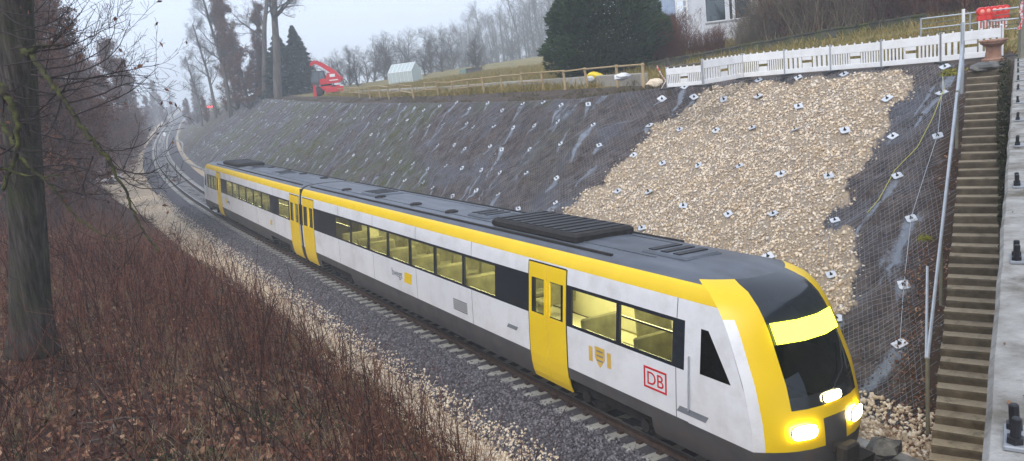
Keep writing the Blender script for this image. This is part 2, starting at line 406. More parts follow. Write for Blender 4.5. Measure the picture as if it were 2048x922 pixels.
def inpoly(s, wv, poly):
    r = np.zeros(np.shape(s), bool); n = len(poly)
    for i in range(n):
        x0, y0 = poly[i]; x1, y1 = poly[(i + 1) % n]
        c = ((y0 > wv) != (y1 > wv)) & (s < (x1 - x0) * (wv - y0) / (y1 - y0 + 1e-12) + x0); r ^= c
    return r
def in_gravel(s, wv):
    a = (fbm(s * 1.3, wv * 1.3, 31) - .47) * 1.1; b = (fbm(s * 1.3 + 50, wv * 1.3, 33) - .47) * 1.1
    return inpoly(s + a, wv + b, gp)

plate_px = [(1690, 150), (1600, 155), (1890, 138), (1884, 188), (1786, 272), (1876, 281), (1795, 358), (1670, 444), (1823, 447), (1808, 570), (1800, 695), (1663, 553), (1690, 265), (1775, 202), (1657, 353), (1547, 435), (1537, 523), (1423, 512), (1457, 430), (1298, 390), (1367, 420), (1285, 467), (1480, 340), (1562, 345), (1397, 328), (1590, 265), (1505, 262), (1432, 262), (1360, 262), (1597, 205), (1517, 203), (1448, 201), (1674, 659), (1522, 160), (1376, 172), (1300, 261), (1236, 384), (1325, 325), (1324, 200), (1388, 196), (1268, 317)]
plates = []
for q in plate_px:
    s_, u_ = hit(*q); plates.append((s_, float(np.clip(su_to_w(s_, u_), .2, LW - .15)), 1))
smax_px = max(p[0] for p in plates)
for j in range(7):
    wv = LW - .35 - j * 1.72
    for i in range(70):
        s_ = 24.6 + 2.08 * i + (j % 2) * 1.04 + RND.uniform(-.35, .35); ww = wv + RND.uniform(-.35, .35)
        if s_ > 128 or ww < .5: continue
        if any(abs(s_ - p[0]) < 1.15 and abs(ww - p[1]) < 1.0 for p in plates if p[2] == 1): continue
        plates.append((s_, ww, 0))

sv = np.concatenate([np.arange(1, 50, .09), np.arange(50, 90, .16), np.arange(90, 150, .3), np.arange(150, 301, 3)])
wv = np.linspace(0, LW, 120)
S, Wd = np.meshgrid(sv, wv, indexing='ij')
V = slope_pt(S, Wd)
n, m = S.shape; i = np.arange(n - 1)[:, None] * m + np.arange(m - 1)[None]
Fq = np.stack([i, i + m, i + m + 1, i + 1], -1).reshape(-1, 4)
grout = np.zeros(S.shape); pr = np.random.default_rng(3)
for (ps, pw, fl) in plates:
    L = pr.uniform(.5, 2.6); wd_ = pr.uniform(.07, .2); drift = pr.uniform(-.25, .25)
    if pr.random() < .4: L *= .3
    a = np.searchsorted(sv, ps - 1.4); b = np.searchsorted(sv, ps + 1.4)
    s_ = S[a:b]; w_ = Wd[a:b]; d = pw - w_
    cx = ps + drift * d + .12 * (vnoise(d * 2.3, ps * 9 + 0 * d, 5) - .5) * np.clip(d, 0, 2)
    wid = wd_ * (.5 + 1.3 * vnoise(d * 1.7 + ps, 0 * d + pw * 3, 8)) * np.clip(1.15 - d / L, 0, 1)
    g = (d > -.1) * np.clip(1.3 - np.abs(s_ - cx) / np.maximum(wid, 1e-3), 0, 1) * (wid > .01)
    grout[a:b] = np.maximum(grout[a:b], g * (.45 + .55 * vnoise(s_ * 14, w_ * 5, 4)))
# long pale runs of grout washed down the fall line
run = smooth(.56, .74, fbm(S * 1.7 + Wd * .25 + .5 * vnoise(Wd * .8, S * .2, 3), Wd * .3 + S * .05, 44, 5)) * (.15 + .85 * smooth(.42, .62, fbm(S * 5, Wd * 1.6, 47)))
grout = np.clip(np.maximum(grout, run * .6), 0, 1)
side = stair_side(V[..., 0], V[..., 1])
soil = 1 - smooth(.95, 1.35, side + (fbm(V[..., 0] * 2, V[..., 1] * 2, 61) - .47) * .9)
grass = smooth(.47, .62, fbm(S * .28 + Wd * .05, Wd * .22, 52, 4) + .1 * smooth(30, 50, S) * smooth(95, 60, S)) * (.35 + .65 * smooth(.42, .6, fbm(S * 2.5, Wd * 1.4, 55)))
grass *= smooth(24, 34, S)
grav = in_gravel(S, Wd).astype(float)
m_slope, t, out_ = newmat('meshed_slope')
bsd = t.nodes.new('ShaderNodeBsdfPrincipled')
def attr(nm):
    a = t.nodes.new('ShaderNodeAttribute'); a.attribute_name = nm; return a.outputs['Fac']
c = ramp(t, [(.022, .017, .017), (.07, .054, .05), (.14, .108, .092), (.12, .115, .125)], noise(t, 2.4, 9, .8), [.32, .46, .58, .7])
c = mixc(t, ramp(t, [(0, 0, 0), (.75, .75, .75)], noise(t, .55, 4, .6), [.48, .68]), c, ramp(t, [(.07, .075, .09), (.17, .18, .215)], noise(t, 5, 8, .8), [.35, .65]))
c = mixc(t, attr('soil'), c, ramp(t, [(.03, .018, .012), (.075, .045, .03), (.12, .085, .055)], noise(t, 5, 7, .7)))
c = mixc(t, attr('grass'), c, ramp(t, [(.035, .06, .018), (.09, .095, .03), (.14, .12, .05)], noise(t, 2.2, 5)))
def crisp(fac, sc, lo, hi, amp):
    ad = t.nodes.new('ShaderNodeMath'); ad.operation = 'MULTIPLY_ADD'; ad.inputs[1].default_value = amp; t.links.new(noise(t, sc, 7, .72), ad.inputs[0]); t.links.new(fac, ad.inputs[2])
    mr = t.nodes.new('ShaderNodeMapRange'); mr.inputs[1].default_value = lo; mr.inputs[2].default_value = hi; t.links.new(ad.outputs[0], mr.inputs[0]); return mr.outputs[0]
c = mixc(t, crisp(attr('grout'), 16, .86, 1.22, 1.15), c, ramp(t, [(.17, .2, .24), (.28, .32, .38), (.4, .44, .5)], noise(t, 6, 5)))
c = mixc(t, attr('gravel'), c, ramp(t, [(.3, .235, .16), (.5, .39, .27), (.64, .52, .37)], noise(t, 26, 6)))
t.links.new(c, bsd.inputs['Base Color']); bsd.inputs['Roughness'].default_value = .9; bsd.inputs['Specular IOR Level'].default_value = .25
bn = t.nodes.new('ShaderNodeBump'); bn.inputs['Strength'].default_value = 1.0; bn.inputs['Distance'].default_value = .09
t.links.new(noise(t, 22, 7, .7), bn.inputs['Height']); t.links.new(bn.outputs[0], bsd.inputs['Normal']); t.links.new(bsd.outputs[0], out_.inputs[0])
me = mesh_np('embankment_slope', V.reshape(-1, 3), [Fq], [m_slope], smooth_=True)
for nm, arr in (('grout', grout), ('soil', soil), ('grass', grass), ('gravel', grav)):
    a = me.attributes.new(nm, 'FLOAT', 'POINT'); a.data.foreach_set('value', arr.ravel().astype(np.float32))
o = link('embankment_slope', me); tag(o, 'steep dark earth slope with pale grout streaks held by netting', kind='structure')

# wire netting: two families of diagonal wires lying on the slope
P0 = []; P1 = []; rr = []
def netfam(s0, s1, step, r, sgn, seg=.55):
    ks = np.arange(s0 - LW, s1 + LW, step); ws = np.arange(0, LW, seg)
    K, Wv = np.meshgrid(ks, ws, indexing='ij'); Wn = np.minimum(Wv + seg, LW)
    sa = K + sgn * Wv * .62; sb = K + sgn * Wn * .62
    ok = (sa > s0) & (sa < s1) & (sb > s0) & (sb < s1)
    a = slope_pt(sa[ok], Wv[ok], .045); b = slope_pt(sb[ok], Wn[ok], .045)
    keep = stair_side(a[:, 0], a[:, 1]) > .95 + .2 * np.sin(a[:, 1] * 2)
    P0.append(a[keep]); P1.append(b[keep]); rr.append(np.full(keep.sum(), r))
for sg in (-1, 1):
    netfam(5, 30, .13, .0044, sg); netfam(30, 62, .17, .0042, sg, .8); netfam(62, 130, .3, .0055, sg, 1.2)
V, Fq = segtubes(np.concatenate(P0), np.concatenate(P1), np.concatenate(rr), np.concatenate(rr), 3)
o = link('slope_netting', mesh_np('slope_netting', V, [Fq], [m_wire])); tag(o, 'fine steel wire netting stretched over the whole cutting slope', 'netting', kind='stuff')

# ------------------------------------------------------------------ loose stones
ico = np.array([(0, 0, 1), (.894, 0, .447), (.276, .851, .447), (-.724, .526, .447), (-.724, -.526, .447), (.276, -.851, .447), (.724, .526, -.447), (-.276, .851, -.447), (-.894, 0, -.447), (-.276, -.851, -.447), (.724, -.526, -.447), (0, 0, -1)])
icof = np.array([(0, 1, 2), (0, 2, 3), (0, 3, 4), (0, 4, 5), (0, 5, 1), (1, 6, 2), (2, 7, 3), (3, 8, 4), (4, 9, 5), (5, 10, 1), (6, 7, 2), (7, 8, 3), (8, 9, 4), (9, 10, 5), (10, 6, 1), (11, 7, 6), (11, 8, 7), (11, 9, 8), (11, 10, 9), (11, 6, 10)])
def stones(name, P, r, mat, label, seed=1):
    g = np.random.default_rng(seed); n = len(P)
    tv = ico[None] * g.uniform(.62, 1.25, (10, 12, 1)) * g.uniform(.6, 1.25, (10, 1, 3))
    R = g.normal(size=(n, 4)); R /= np.linalg.norm(R, axis=1, keepdims=True); a, b, c_, d = R.T
    Rm = np.stack([np.stack([a*a+b*b-c_*c_-d*d, 2*(b*c_-a*d), 2*(b*d+a*c_)], -1), np.stack([2*(b*c_+a*d), a*a-b*b+c_*c_-d*d, 2*(c_*d-a*b)], -1), np.stack([2*(b*d-a*c_), 2*(c_*d+a*b), a*a-b*b-c_*c_+d*d], -1)], 1)
    V = np.einsum('nij,nkj->nki', Rm, tv[g.integers(0, 10, n)]) * np.asarray(r)[:, None, None] + P[:, None]
    Fc = (np.arange(n)[:, None, None] * 12 + icof[None]).reshape(-1, 3)
    o = link(name, mesh_np(name, V.reshape(-1, 3), [Fc], [mat])); return tag(o, label, 'gravel', kind='stuff')
g = np.random.default_rng(11)
lo, hi = gp.min(0), gp.max(0)
N = int((hi[0] - lo[0]) * (hi[1] - lo[1]) * 300)
s_ = g.uniform(lo[0], hi[0], N); w_ = g.uniform(lo[1], hi[1], N); k = in_gravel(s_ + g.normal(0, .14, N), w_ + np.abs(g.normal(0, .2, N)) * (g.random(N) < .5))
bare = np.zeros(N, bool)
for (ps, pw, fl) in plates:                                # thin spots below the plates where grout and mesh show
    bare |= (np.abs(s_ - ps) < .16) & (pw - w_ > -.12) & (pw - w_ < .55)
k &= ~(bare & (g.random(N) < .75))
s_, w_ = s_[k], w_[k]
stones('slope_gravel', slope_pt(s_, w_, 0) + g.uniform(-.01, .05, (len(s_), 1)) * np.array([[0, 0, 1]]), (.016 + .044 * g.random(len(s_)) ** 2.2), m_gstone, 'pale crushed stone heaped over a patch of the slope', 2)
# dark clods and rubble of the bare slope, held by the netting
N = 26000; s_ = 5 + 62 * g.random(N) ** 1.5; w_ = LW * g.random(N); k = ~in_gravel(s_, w_) & (fbm(s_ * .9, w_ * .6, 91, 3) + g.normal(0, .07, N) > .45); s_, w_ = s_[k], w_[k]
m_clod = M_('earth_clod', [(.02, .015, .013), (.06, .047, .04), (.12, .1, .09), (.2, .19, .19)], 6, .95, rand='island', randamt=.75)
stones('earth_clods', slope_pt(s_, w_, -.005), g.uniform(.012, .05, len(s_)) ** 1.0, m_clod, 'dark clods and rubble lying under the netting', 12)
# pale strip beside the ballast (near part as real stones)
N = 38000; s_ = 6 + 74 * g.random(N) ** 1.5; f_ = g.random(N)
u_ = -2.4 - f_ * (bank_u(s_) + .8 - 2.4) + g.normal(0, .1, N)
stones('strip_gravel', G(s_, u_) + np.array([0, 0, .012]), (.02 + .03 * g.random(N)), m_gstone, 'pale crushed stone along the strip beside the ballast', 3)
N = 36000; s_ = 5 + 60 * g.random(N) ** 1.5; u_ = -1.15 - 1.65 * g.random(N) + g.normal(0, .06, N)
stones('ballast_stones', G(s_, u_) + np.array([0, 0, .01]), g.uniform(.02, .042, N), m_bstone, 'dark purple grey crushed stone heaped beside the sleepers', 4)
N = 5000; s_ = g.uniform(3, 14, N); u_ = g.uniform(1.0, 2.9, N)
stones('ballast_stones', G(s_, u_) + np.array([0, 0, .01]), g.uniform(.02, .042, N), m_bstone, 'dark crushed stone between the track and the slope foot', 5)
N = 2600; s_ = g.uniform(4.6, 14, N); u_ = g.uniform(2.75, 3.9, N)
stones('toe_gravel', G(s_, u_) + np.array([0, 0, .015]), g.uniform(.03, .06, N), m_gstone, 'pale crushed stone lying along the foot of the slope', 6)

# ------------------------------------------------------------------ track
track = bpy.data.objects.new('railway_track', None); COL.objects.link(track); tag(track, 'single railway track curving away through the cutting', kind='structure')
prof = [(-.07, -.172), (.07, -.172), (.07, -.16), (.012, -.14), (.012, -.045), (.036, -.03), (.036, -.004), (.03, 0), (-.03, 0), (-.036, -.004), (-.036, -.03), (-.012, -.045), (-.012, -.14), (-.07, -.16)]
svr = np.concatenate([np.arange(-14, 130, 1.0), np.arange(130, 421, 4.0)])
for off in (-.7535, .7535):
    V = []; 
    for (pu, pz) in prof:
        u = off + pu; x, y = XY(svr, u); V.append(np.stack([x, y, zt(svr) - u * CANT + pz], -1))
    V = np.stack(V, 1); n, k_ = V.shape[:2]
    i = np.arange(n - 1)[:, None] * k_; j = np.arange(k_)[None]; j2 = (j + 1) % k_
    Fq = np.stack([i + j, i + j2, i + k_ + j2, i + k_ + j], -1); mi = np.zeros(Fq.shape[:2], int); mi[:, 7] = 1
    link('rail', mesh_np('rail', V.reshape(-1, 3), [Fq.reshape(-1, 4)[:, ::-1]], [m_rust, m_railtop], mi.ravel()), track)
sb = MB()
def sleeper_geo(mb, M=None):
    pr_ = [(-1.3, -.37), (1.3, -.37), (1.3, -.2), (1.22, -.175), (.3, -.2), (-.3, -.2), (-1.22, -.175), (-1.3, -.2)]
    V = []
    for (yy, inset) in ((-.15, .0), (-.11, 0), (.11, 0), (.15, 0)):
        for (x, z) in pr_: V.append((x, yy, z - (.05 if abs(yy) > .12 and z > -.3 else 0)))
    Fc = []
    for r in range(3):
        for q in range(8): Fc.append((r * 8 + q, r * 8 + (q + 1) % 8, r * 8 + 8 + (q + 1) % 8, r * 8 + 8 + q))
    Fc += [tuple(range(7, -1, -1)), tuple(range(24, 32))]
    mb.add(V, Fc, 0, M)
    for sx in (-.7535, .7535):
        for dx in (-.13, .13): mb.box(sx + dx - .05, sx + dx + .05, -.06, .06, -.2, -.135, 1, M)
sleeper_geo(sb); sme = sb.mesh('sleeper', [m_sleeper, m_rust])
def track_frame(s, u=0.0, z=0.0):
    h = float(heading(s)); x, y = XY(s, 0.0)
    R = Matrix.Rotation(h, 4, 'Z') @ Matrix.Rotation(CANT, 4, 'Y')
    return Matrix.Translation((float(x), float(y), float(zt(s)))) @ R @ Matrix.Translation((u, 0, z))
for i in range(300): link('sleeper', sme, track, track_frame(-8 + .6 * i))
sb = MB()
for i in range(300, 700): sleeper_geo(sb, track_frame(-8 + .6 * i))
o = link('far_sleepers', sb.mesh('far_sleepers', [m_sleeper, m_rust]), track); o['kind'] = 'stuff'

# cable trough along the slope foot
V = []; svt = np.concatenate([np.arange(3.5, 60, 1.5), np.arange(60, 230, 3)]); wob = .5 * smooth(60, 90, svt) * np.sin(svt * .09) + .6 * smooth(60, 120, svt)
tr = bpy.data.objects.new('cable_trough', None); COL.objects.link(tr); tag(tr, 'pale concrete cable trough laid along the slope foot', 'cable trough')
for a in range(len(svt) - 1):
    p0 = G(svt[a], 2.78 + wob[a]); p1 = G(svt[a + 1], 2.78 + wob[a + 1]); d = Vector(p1 - p0); L = d.length - .012
    M = Matrix.Translation(Vector(p0) + Vector((0, 0, .02))) @ d.to_track_quat('X', 'Z').to_matrix().to_4x4()
    mb = MB(); mb.box(0, L, -.15, .15, -.12, .09, 0, None, .012); link('cover_slab', mb.mesh('cover_slab', m_conc), tr, M)

# ------------------------------------------------------------------ anchor plates
pb = MB()
pb.add([(-.17, 0, .0), (-.03, -.125, 0), (.03, -.125, 0), (.17, 0, 0), (.03, .125, 0), (-.03, .125, 0), (-.17, 0, .02), (-.03, -.125, .02), (.03, -.125, .02), (.17, 0, .02), (.03, .125, .02), (-.03, .125, .02)],
       [(5, 4, 3, 2, 1, 0), (6, 7, 8, 9, 10, 11)] + [(i, (i + 1) % 6, 6 + (i + 1) % 6, 6 + i) for i in range(6)])
pme = pb.mesh('plate', m_plate)
nb = MB(); nb.lathe([(.055, .02), (.05, .035), (.032, .05)], 8); nb.lathe([(.032, .05), (.032, .085)], 6); nb.lathe([(.016, .085), (.016, .16)], 6); nme = nb.mesh('bolt', m_black)
def slope_frame(s, w_, dz=.05, roll=0.0):
    p = slope_pt(np.array(s), np.array(w_), dz); a = slope_pt(np.array(s + .4), np.array(w_), dz); b = slope_pt(np.array(s), np.array(w_ + .4), dz)
    ex = Vector(a - p).normalized(); ez = ex.cross(Vector(b - p)).normalized()
    if ez.z < 0: ez = -ez
    ey = ez.cross(ex).normalized(); R = Matrix((ex, ey, ez)).transposed().to_4x4()
    return Matrix.Translation(Vector(p)) @ R @ Matrix.Rotation(roll, 4, 'Z')
plates.sort(key=lambda p: p[0]); far_plates = plates[300:]; built = plates[:300]
for (ps, pw, fl) in built:
    if bool(in_gravel(np.array(ps), np.array(pw))): lab, grp = 'pale steel anchor plate with dark bolt standing on the pale gravel patch', 'anchor plates on the gravel patch'
    elif ps < 17: lab, grp = 'steel anchor plate on the dark netting between gravel patch and stairs', 'anchor plates beside the stairs'
    else: lab, grp = 'small steel anchor plate pinning netting on the dark streaked slope', 'anchor plates on the dark slope'
    t_ = thing('anchor_plate', lab, 'anchor plate', group=grp, M=slope_frame(ps, pw, .055, RND.uniform(-.3, .3)))
    k = (1.12 if fl else 1.0) * RND.uniform(.9, 1.1); t_.scale = (k, k, k)
    link('plate', pme, t_); link('bolt', nme, t_, Matrix.Diagonal((.8, .8, .7, 1)))
mb = MB()
for (ps, pw, fl) in far_plates: mb.add([v.co[:] for v in pme.vertices], [p.vertices[:] for p in pme.polygons], 0, slope_frame(ps, pw, .06))
if far_plates:
    o = link('far_anchor_plates', mb.mesh('far_anchor_plates', m_plate)); tag(o, 'tiny anchor plates far along the slope', 'anchor plates', kind='stuff')
def slope_px(px, py, dz=.07):
    s_, u_ = hit(px, py); return slope_pt(np.array(s_), np.array(np.clip(su_to_w(s_, u_), .05, LW - .05)), dz)
mb = MB(); mb.tube([slope_px(*q, .12) for q in [(1888, 140), (1884, 188), (1876, 281), (1850, 365), (1823, 447), (1808, 570), (1800, 695)]], .008, 5)
tag(link('steel_cable', mb.mesh('steel_cable', m_galv)), 'thin steel cable linking the plates beside the stairs', 'cable')
m_hose = M_('yellow_cord', [(.4, .38, .08), (.5, .46, .14)], 4, .6)
mb = MB(); mb.tube([slope_px(*q, .09) for q in [(1884, 150), (1888, 186), (1866, 250), (1835, 300), (1790, 352), (1758, 400), (1735, 440)]], .011, 5)
tag(link('yellow_rope', mb.mesh('yellow_rope', m_hose)), 'loose yellow green rope lying across the netting by the stairs', 'rope')

# ================================================================== THE TRAIN
m_tw = M_('train_white', [(.70, .70, .72), (.78, .78, .79)], 1.2, .32, spec=.5, coord='Object', dirt=((.42, .39, .35), 1.1, .35))
m_ty = M_('train_yellow', [(.82, .54, .008), (.88, .6, .012)], 1.3, .35, spec=.5, coord='Object')
m_tg = M_('train_roof_grey', [(.065, .075, .095), (.125, .14, .165)], 1.4, .42, coord='Object', dirt=((.06, .06, .065), 1.0, .5), stretch=(.35, 2.0, 1))
m_td = M_('train_skirt_grey', [(.055, .055, .06), (.09, .088, .09)], 2, .55, coord='Object', dirt=((.12, .085, .06), 2.2, .5))
m_tk = M_('train_window_band', [(.012, .016, .022), (.02, .025, .032)], 2, .12, spec=.6, coord='Object')
m_tu = M_('train_underframe', [(.015, .014, .014), (.035, .03, .028)], 6, .8, .3, coord='Object')
m_wheel = M_('train_wheel', [(.05, .045, .042), (.12, .11, .105)], 6, .5, metal=.5, coord='Object')
m_glass = glass('train_glass', (.86, .88, .74), .10)
m_wind = glass('train_windscreen', (.12, .14, .16), .16)
m_in = M_('interior_panel', [(.5, .48, .37), (.6, .58, .46)], 2, .6, coord='Object')
m_seat = M_('seat_fabric', [(.1, .098, .075), (.24, .225, .15)], 3, .9, coord='Object')
m_inlight = emis('interior_lamp', (1.0, .91, .55), 15.0)
m_head = emis('headlamp', (1.0, .82, .42), 30.0)
m_dest = emis('destination_display', (.9, .95, .06), 4.0)
m_red = M_('signal_red', [(.5, .012, .02), (.6, .02, .03)], 3, .45, coord='Object')
m_gold = M_('crest_gold', [(.6, .38, .05), (.7, .46, .1)], 3, .5, coord='Object')
m_tt = M_('letter_grey', [(.16, .17, .19), (.22, .23, .25)], 3, .5, coord='Object')

CL = 25.12
PZ = [.45, .6, .8, 1.05, 1.4, 2.0, 2.9, 3.1, 3.27, 3.38, 3.48, 3.56, 3.62, 3.66, 3.69, 3.71, 3.72]
PY = [1.25, 1.31, 1.35, 1.375, 1.378, 1.375, 1.325, 1.31, 1.29, 1.265, 1.22, 1.16, 1.08, .95, .75, .45, 0.0]
def YZ(z): return float(np.interp(z, PZ, PY))
def xn(z): return float(np.interp(z, [.45, .7, 1.0, 1.4, 1.9, 2.1, 2.5, 2.9, 3.1, 3.3, 3.48, 3.62, 3.72], [-.12, -.04, 0, -.03, -.16, -.22, -.4, -.58, -.7, -.85, -1.08, -1.45, -2.1]))
def nosept(v, z, off=0.0):
    y = v * YZ(z); x = xn(z) - .55 * abs(v) ** 2.6
    return Vector((x + off * (1 - .6 * abs(v) ** 3), y * (1 + off * .3 * abs(v)), z + off * .25))
def xs(z): return xn(z) - .55
def car_body(doors, panes, name):
    mb = MB(); MATS = [m_tw, m_ty, m_tg, m_td, m_tk, m_in, m_inlight, m_tu]
    def matz(z0, z1):
        z = (z0 + z1) / 2
        return 3 if z < 1.05 else 0 if z < 3.27 else 1 if z < 3.59 else 2
    # sides and roof, split at the window band
    for sgn in (1, -1):
        for i in range(len(PZ) - 1):
            z0, z1 = PZ[i], PZ[i + 1]; y0, y1 = PY[i] * sgn, PY[i + 1] * sgn
            if abs(z0 - 2.0) < 1e-6: continue
            cuts = sorted(set([-CL, xs(z0)] + [c for d in doors for c in (-d[1], -d[0])] + ([] if z0 > 1.0 else [-5.85, -3.0, -22.9, -19.4]))) 
            for a, b in zip(cuts[:-1], cuts[1:]):
                mid = (a + b) / 2
                if z0 < 1.0 and any(-d[1] < mid < -d[0] for d in doors): continue
                zz0 = z0
                if z0 < .79 and (-5.85 < mid < -3.0 or -22.9 < mid < -19.4): continue      # skirt is cut away over the bogies
                e1 = xs(z1) if b == xs(z0) else b
                f = (0, 1, 2, 3) if sgn < 0 else (3, 2, 1, 0)
                mb.add([(a, y0, z0), (b, y0, z0), (e1, y1, z1), (a, y1, z1)], [f], matz(z0, z1))
    # window band: dark pillars between the openings
    op = sorted(panes + [(d[0] + .2, d[1] - .2) for d in doors])
    edges = [2.1] + [c for o_ in op for c in o_] + [CL]
    for sgn in (1, -1):
        y0, y1 = YZ(2.0) * sgn, YZ(2.9) * sgn; t_ = -.05 * sgn
        for a, b in zip(edges[0::2], edges[1::2]):
            if b - a < .01: continue
            mb.add([(-b, y0, 2.0), (-a, y0, 2.0), (-a, y1, 2.9), (-b, y1, 2.9), (-b, y0 + t_, 2.0), (-a, y0 + t_, 2.0), (-a, y1 + t_, 2.9), (-b, y1 + t_, 2.9)],
                   [(0, 1, 2, 3) if sgn < 0 else (3, 2, 1, 0), (0, 3, 7, 4), (1, 5, 6, 2)], 4)
            mb.add([(-b, y0 + t_, 2.0), (-a, y0 + t_, 2.0), (-a, y1 + t_, 2.9), (-b, y1 + t_, 2.9)], [(3, 2, 1, 0) if sgn < 0 else (0, 1, 2, 3)], 5)
        # frames: lower and upper rim of the band
        for (a, b) in op:
            for za, zb in ((2.0, 2.07), (2.83, 2.9)):
                ya, yb = YZ(za) * sgn, YZ(zb) * sgn
                mb.add([(-b, ya, za), (-a, ya, za), (-a, yb, zb), (-b, yb, zb)], [(0, 1, 2, 3) if sgn < 0 else (3, 2, 1, 0)], 4)
        # cab side: white wall round a dark raked side window, from the nose curve back
        fr = [(-2.1, 2.0), (-2.1, 2.9), (xs(2.9), 2.9), (xs(2.0), 2.0)]; wi = [(-1.72, 2.04), (-1.72, 2.84), (-1.55, 2.84), (-1.02, 2.04)]
        def sp(p, o_=0.0): return (p[0], (YZ(p[1]) + o_) * sgn, p[1])
        for q in range(4):
            r = (q + 1) % 4
            mb.add([sp(fr[q]), sp(fr[r]), sp(wi[r]), sp(wi[q])], [(3, 2, 1, 0) if sgn < 0 else (0, 1, 2, 3)], 0)
    # panel joints on the sides, rubber seals round the doors, roof cable ducts
    for sgn in (1, -1):
        def joint(x, z0, z1, w_=.008, m_=3):
            zz_ = [z for z in PZ if z0 < z < z1]; zz_ = [z0] + zz_ + [z1]
            for za, zb in zip(zz_[:-1], zz_[1:]):
                ya, yb = (YZ(za) + .003) * sgn, (YZ(zb) + .003) * sgn
                mb.add([(x - w_, ya, za), (x + w_, ya, za), (x + w_, yb, zb), (x - w_, yb, zb)], [(0, 1, 2, 3) if sgn < 0 else (3, 2, 1, 0)], m_)
        for x in (-2.3, -9.9, -13.4, -16.9, -20.4): joint(x, 1.05, 2.0); joint(x, 2.9, 3.27)
        for d in doors:
            for x in (-d[0] + .02, -d[1] - .02): joint(x, .8, 3.22, .018, 4)
            mb.add([(-d[1], (YZ(3.2) + .004) * sgn, 3.2), (-d[0], (YZ(3.2) + .004) * sgn, 3.2), (-d[0], (YZ(3.235) + .004) * sgn, 3.235), (-d[1], (YZ(3.235) + .004) * sgn, 3.235)], [(0, 1, 2, 3) if sgn < 0 else (3, 2, 1, 0)], 4)
        mb.add([(-CL + .05, (YZ(1.05) + .004) * sgn, 1.04), (-2.0, (YZ(1.05) + .004) * sgn, 1.04), (-2.0, (YZ(1.07) + .004) * sgn, 1.065), (-CL + .05, (YZ(1.07) + .004) * sgn, 1.065)], [(0, 1, 2, 3) if sgn < 0 else (3, 2, 1, 0)], 3)
        mb.box(-CL + .5, -4.5, sgn * .98 - .03, sgn * .98 + .03, 3.64, 3.69, 7)
    # nose
    zs = [.45, .6, .8, 1.05, 1.25, 1.5, 1.7, 1.9, 2.1, 2.3, 2.5, 2.7, 2.9, 3.1, 3.27, 3.38, 3.48, 3.56, 3.62, 3.66, 3.69, 3.71, 3.72]; vs = [-1, -.95, -.9, -.82, -.72, -.6, -.4, -.2, 0, .2, .4, .6, .72, .82, .9, .95, 1]
    for i in range(len(zs) - 1):
        for j in range(len(vs) - 1):
            z = (zs[i] + zs[i + 1]) / 2; v = abs(vs[j] + vs[j + 1]) / 2
            if z < 1.05: mm = 3
            elif z > 3.59: mm = 2
            elif v > .9 and z < 3.1: mm = 0
            elif v > .6: mm = 1
            elif z > 3.05: mm = 4
            elif z < 1.7: mm = 1 if (v > .2 or z > 1.5) else 3
            else: mm = 4
            if v < .6 and 1.9 < z < 2.7: continue                                         # windscreen opening
            mb.add([nosept(vs[j], zs[i]), nosept(vs[j + 1], zs[i]), nosept(vs[j + 1], zs[i + 1]), nosept(vs[j], zs[i + 1])], [(0, 1, 2, 3)], mm)
    # gangway end wall, floor, ceiling, cab bulkhead, interior lamps
    ring = [(YZ(z), z) for z in PZ]; poly = [(-CL, y, z) for y, z in ring] + [(-CL, -y, z) for y, z in ring[::-1]]
    mb.add(poly, [tuple(range(len(poly)))], 3)
    mb.box(-CL + .02, -.9, -1.24, 1.24, .98, 1.05, 5)
    for yy in (-1.3, 1.3): mb.box(-CL + .02, -2.15, yy - .012, yy + .012, 1.06, 1.99, 5)
    mb.add([(-CL + .02, -1.26, 3.02), (-1.7, -1.26, 3.02), (-1.7, 1.26, 3.02), (-CL + .02, 1.26, 3.02)], [(0, 3, 2, 1)], 5)
    mb.add([(-2.12, -1.3, 1.05), (-2.12, 1.3, 1.05), (-2.12, 1.26, 3.02), (-2.12, -1.26, 3.02)], [(0, 1, 2, 3)], 5)
    for yy in (-.45, .45): mb.box(-CL + .6, -3.0, yy - .13, yy + .13, 2.985, 3.015, 6)
    # roof: longitudinal seams
    for yy in (-.62, .62): mb.box(-CL + .3, -3.6, yy - .02, yy + .02, 3.69, 3.715, 2)
    return mb.smooth_mesh(name, MATS)
def pane_mesh(a, b, z0=2.07, z1=2.83, sgn=1, o_=-.012):
    y0, y1 = (YZ(z0) + o_) * sgn, (YZ(z1) + o_) * sgn; t_ = -.008 * sgn
    V = [(-b, y0, z0), (-a, y0, z0), (-a, y1, z1), (-b, y1, z1), (-b, y0 + t_, z0), (-a, y0 + t_, z0), (-a, y1 + t_, z1), (-b, y1 + t_, z1)]
    mb = MB(); mb.add(V, [(0, 1, 2, 3), (7, 6, 5, 4), (0, 4, 5, 1), (1, 5, 6, 2), (2, 6, 7, 3), (3, 7, 4, 0)]); return mb
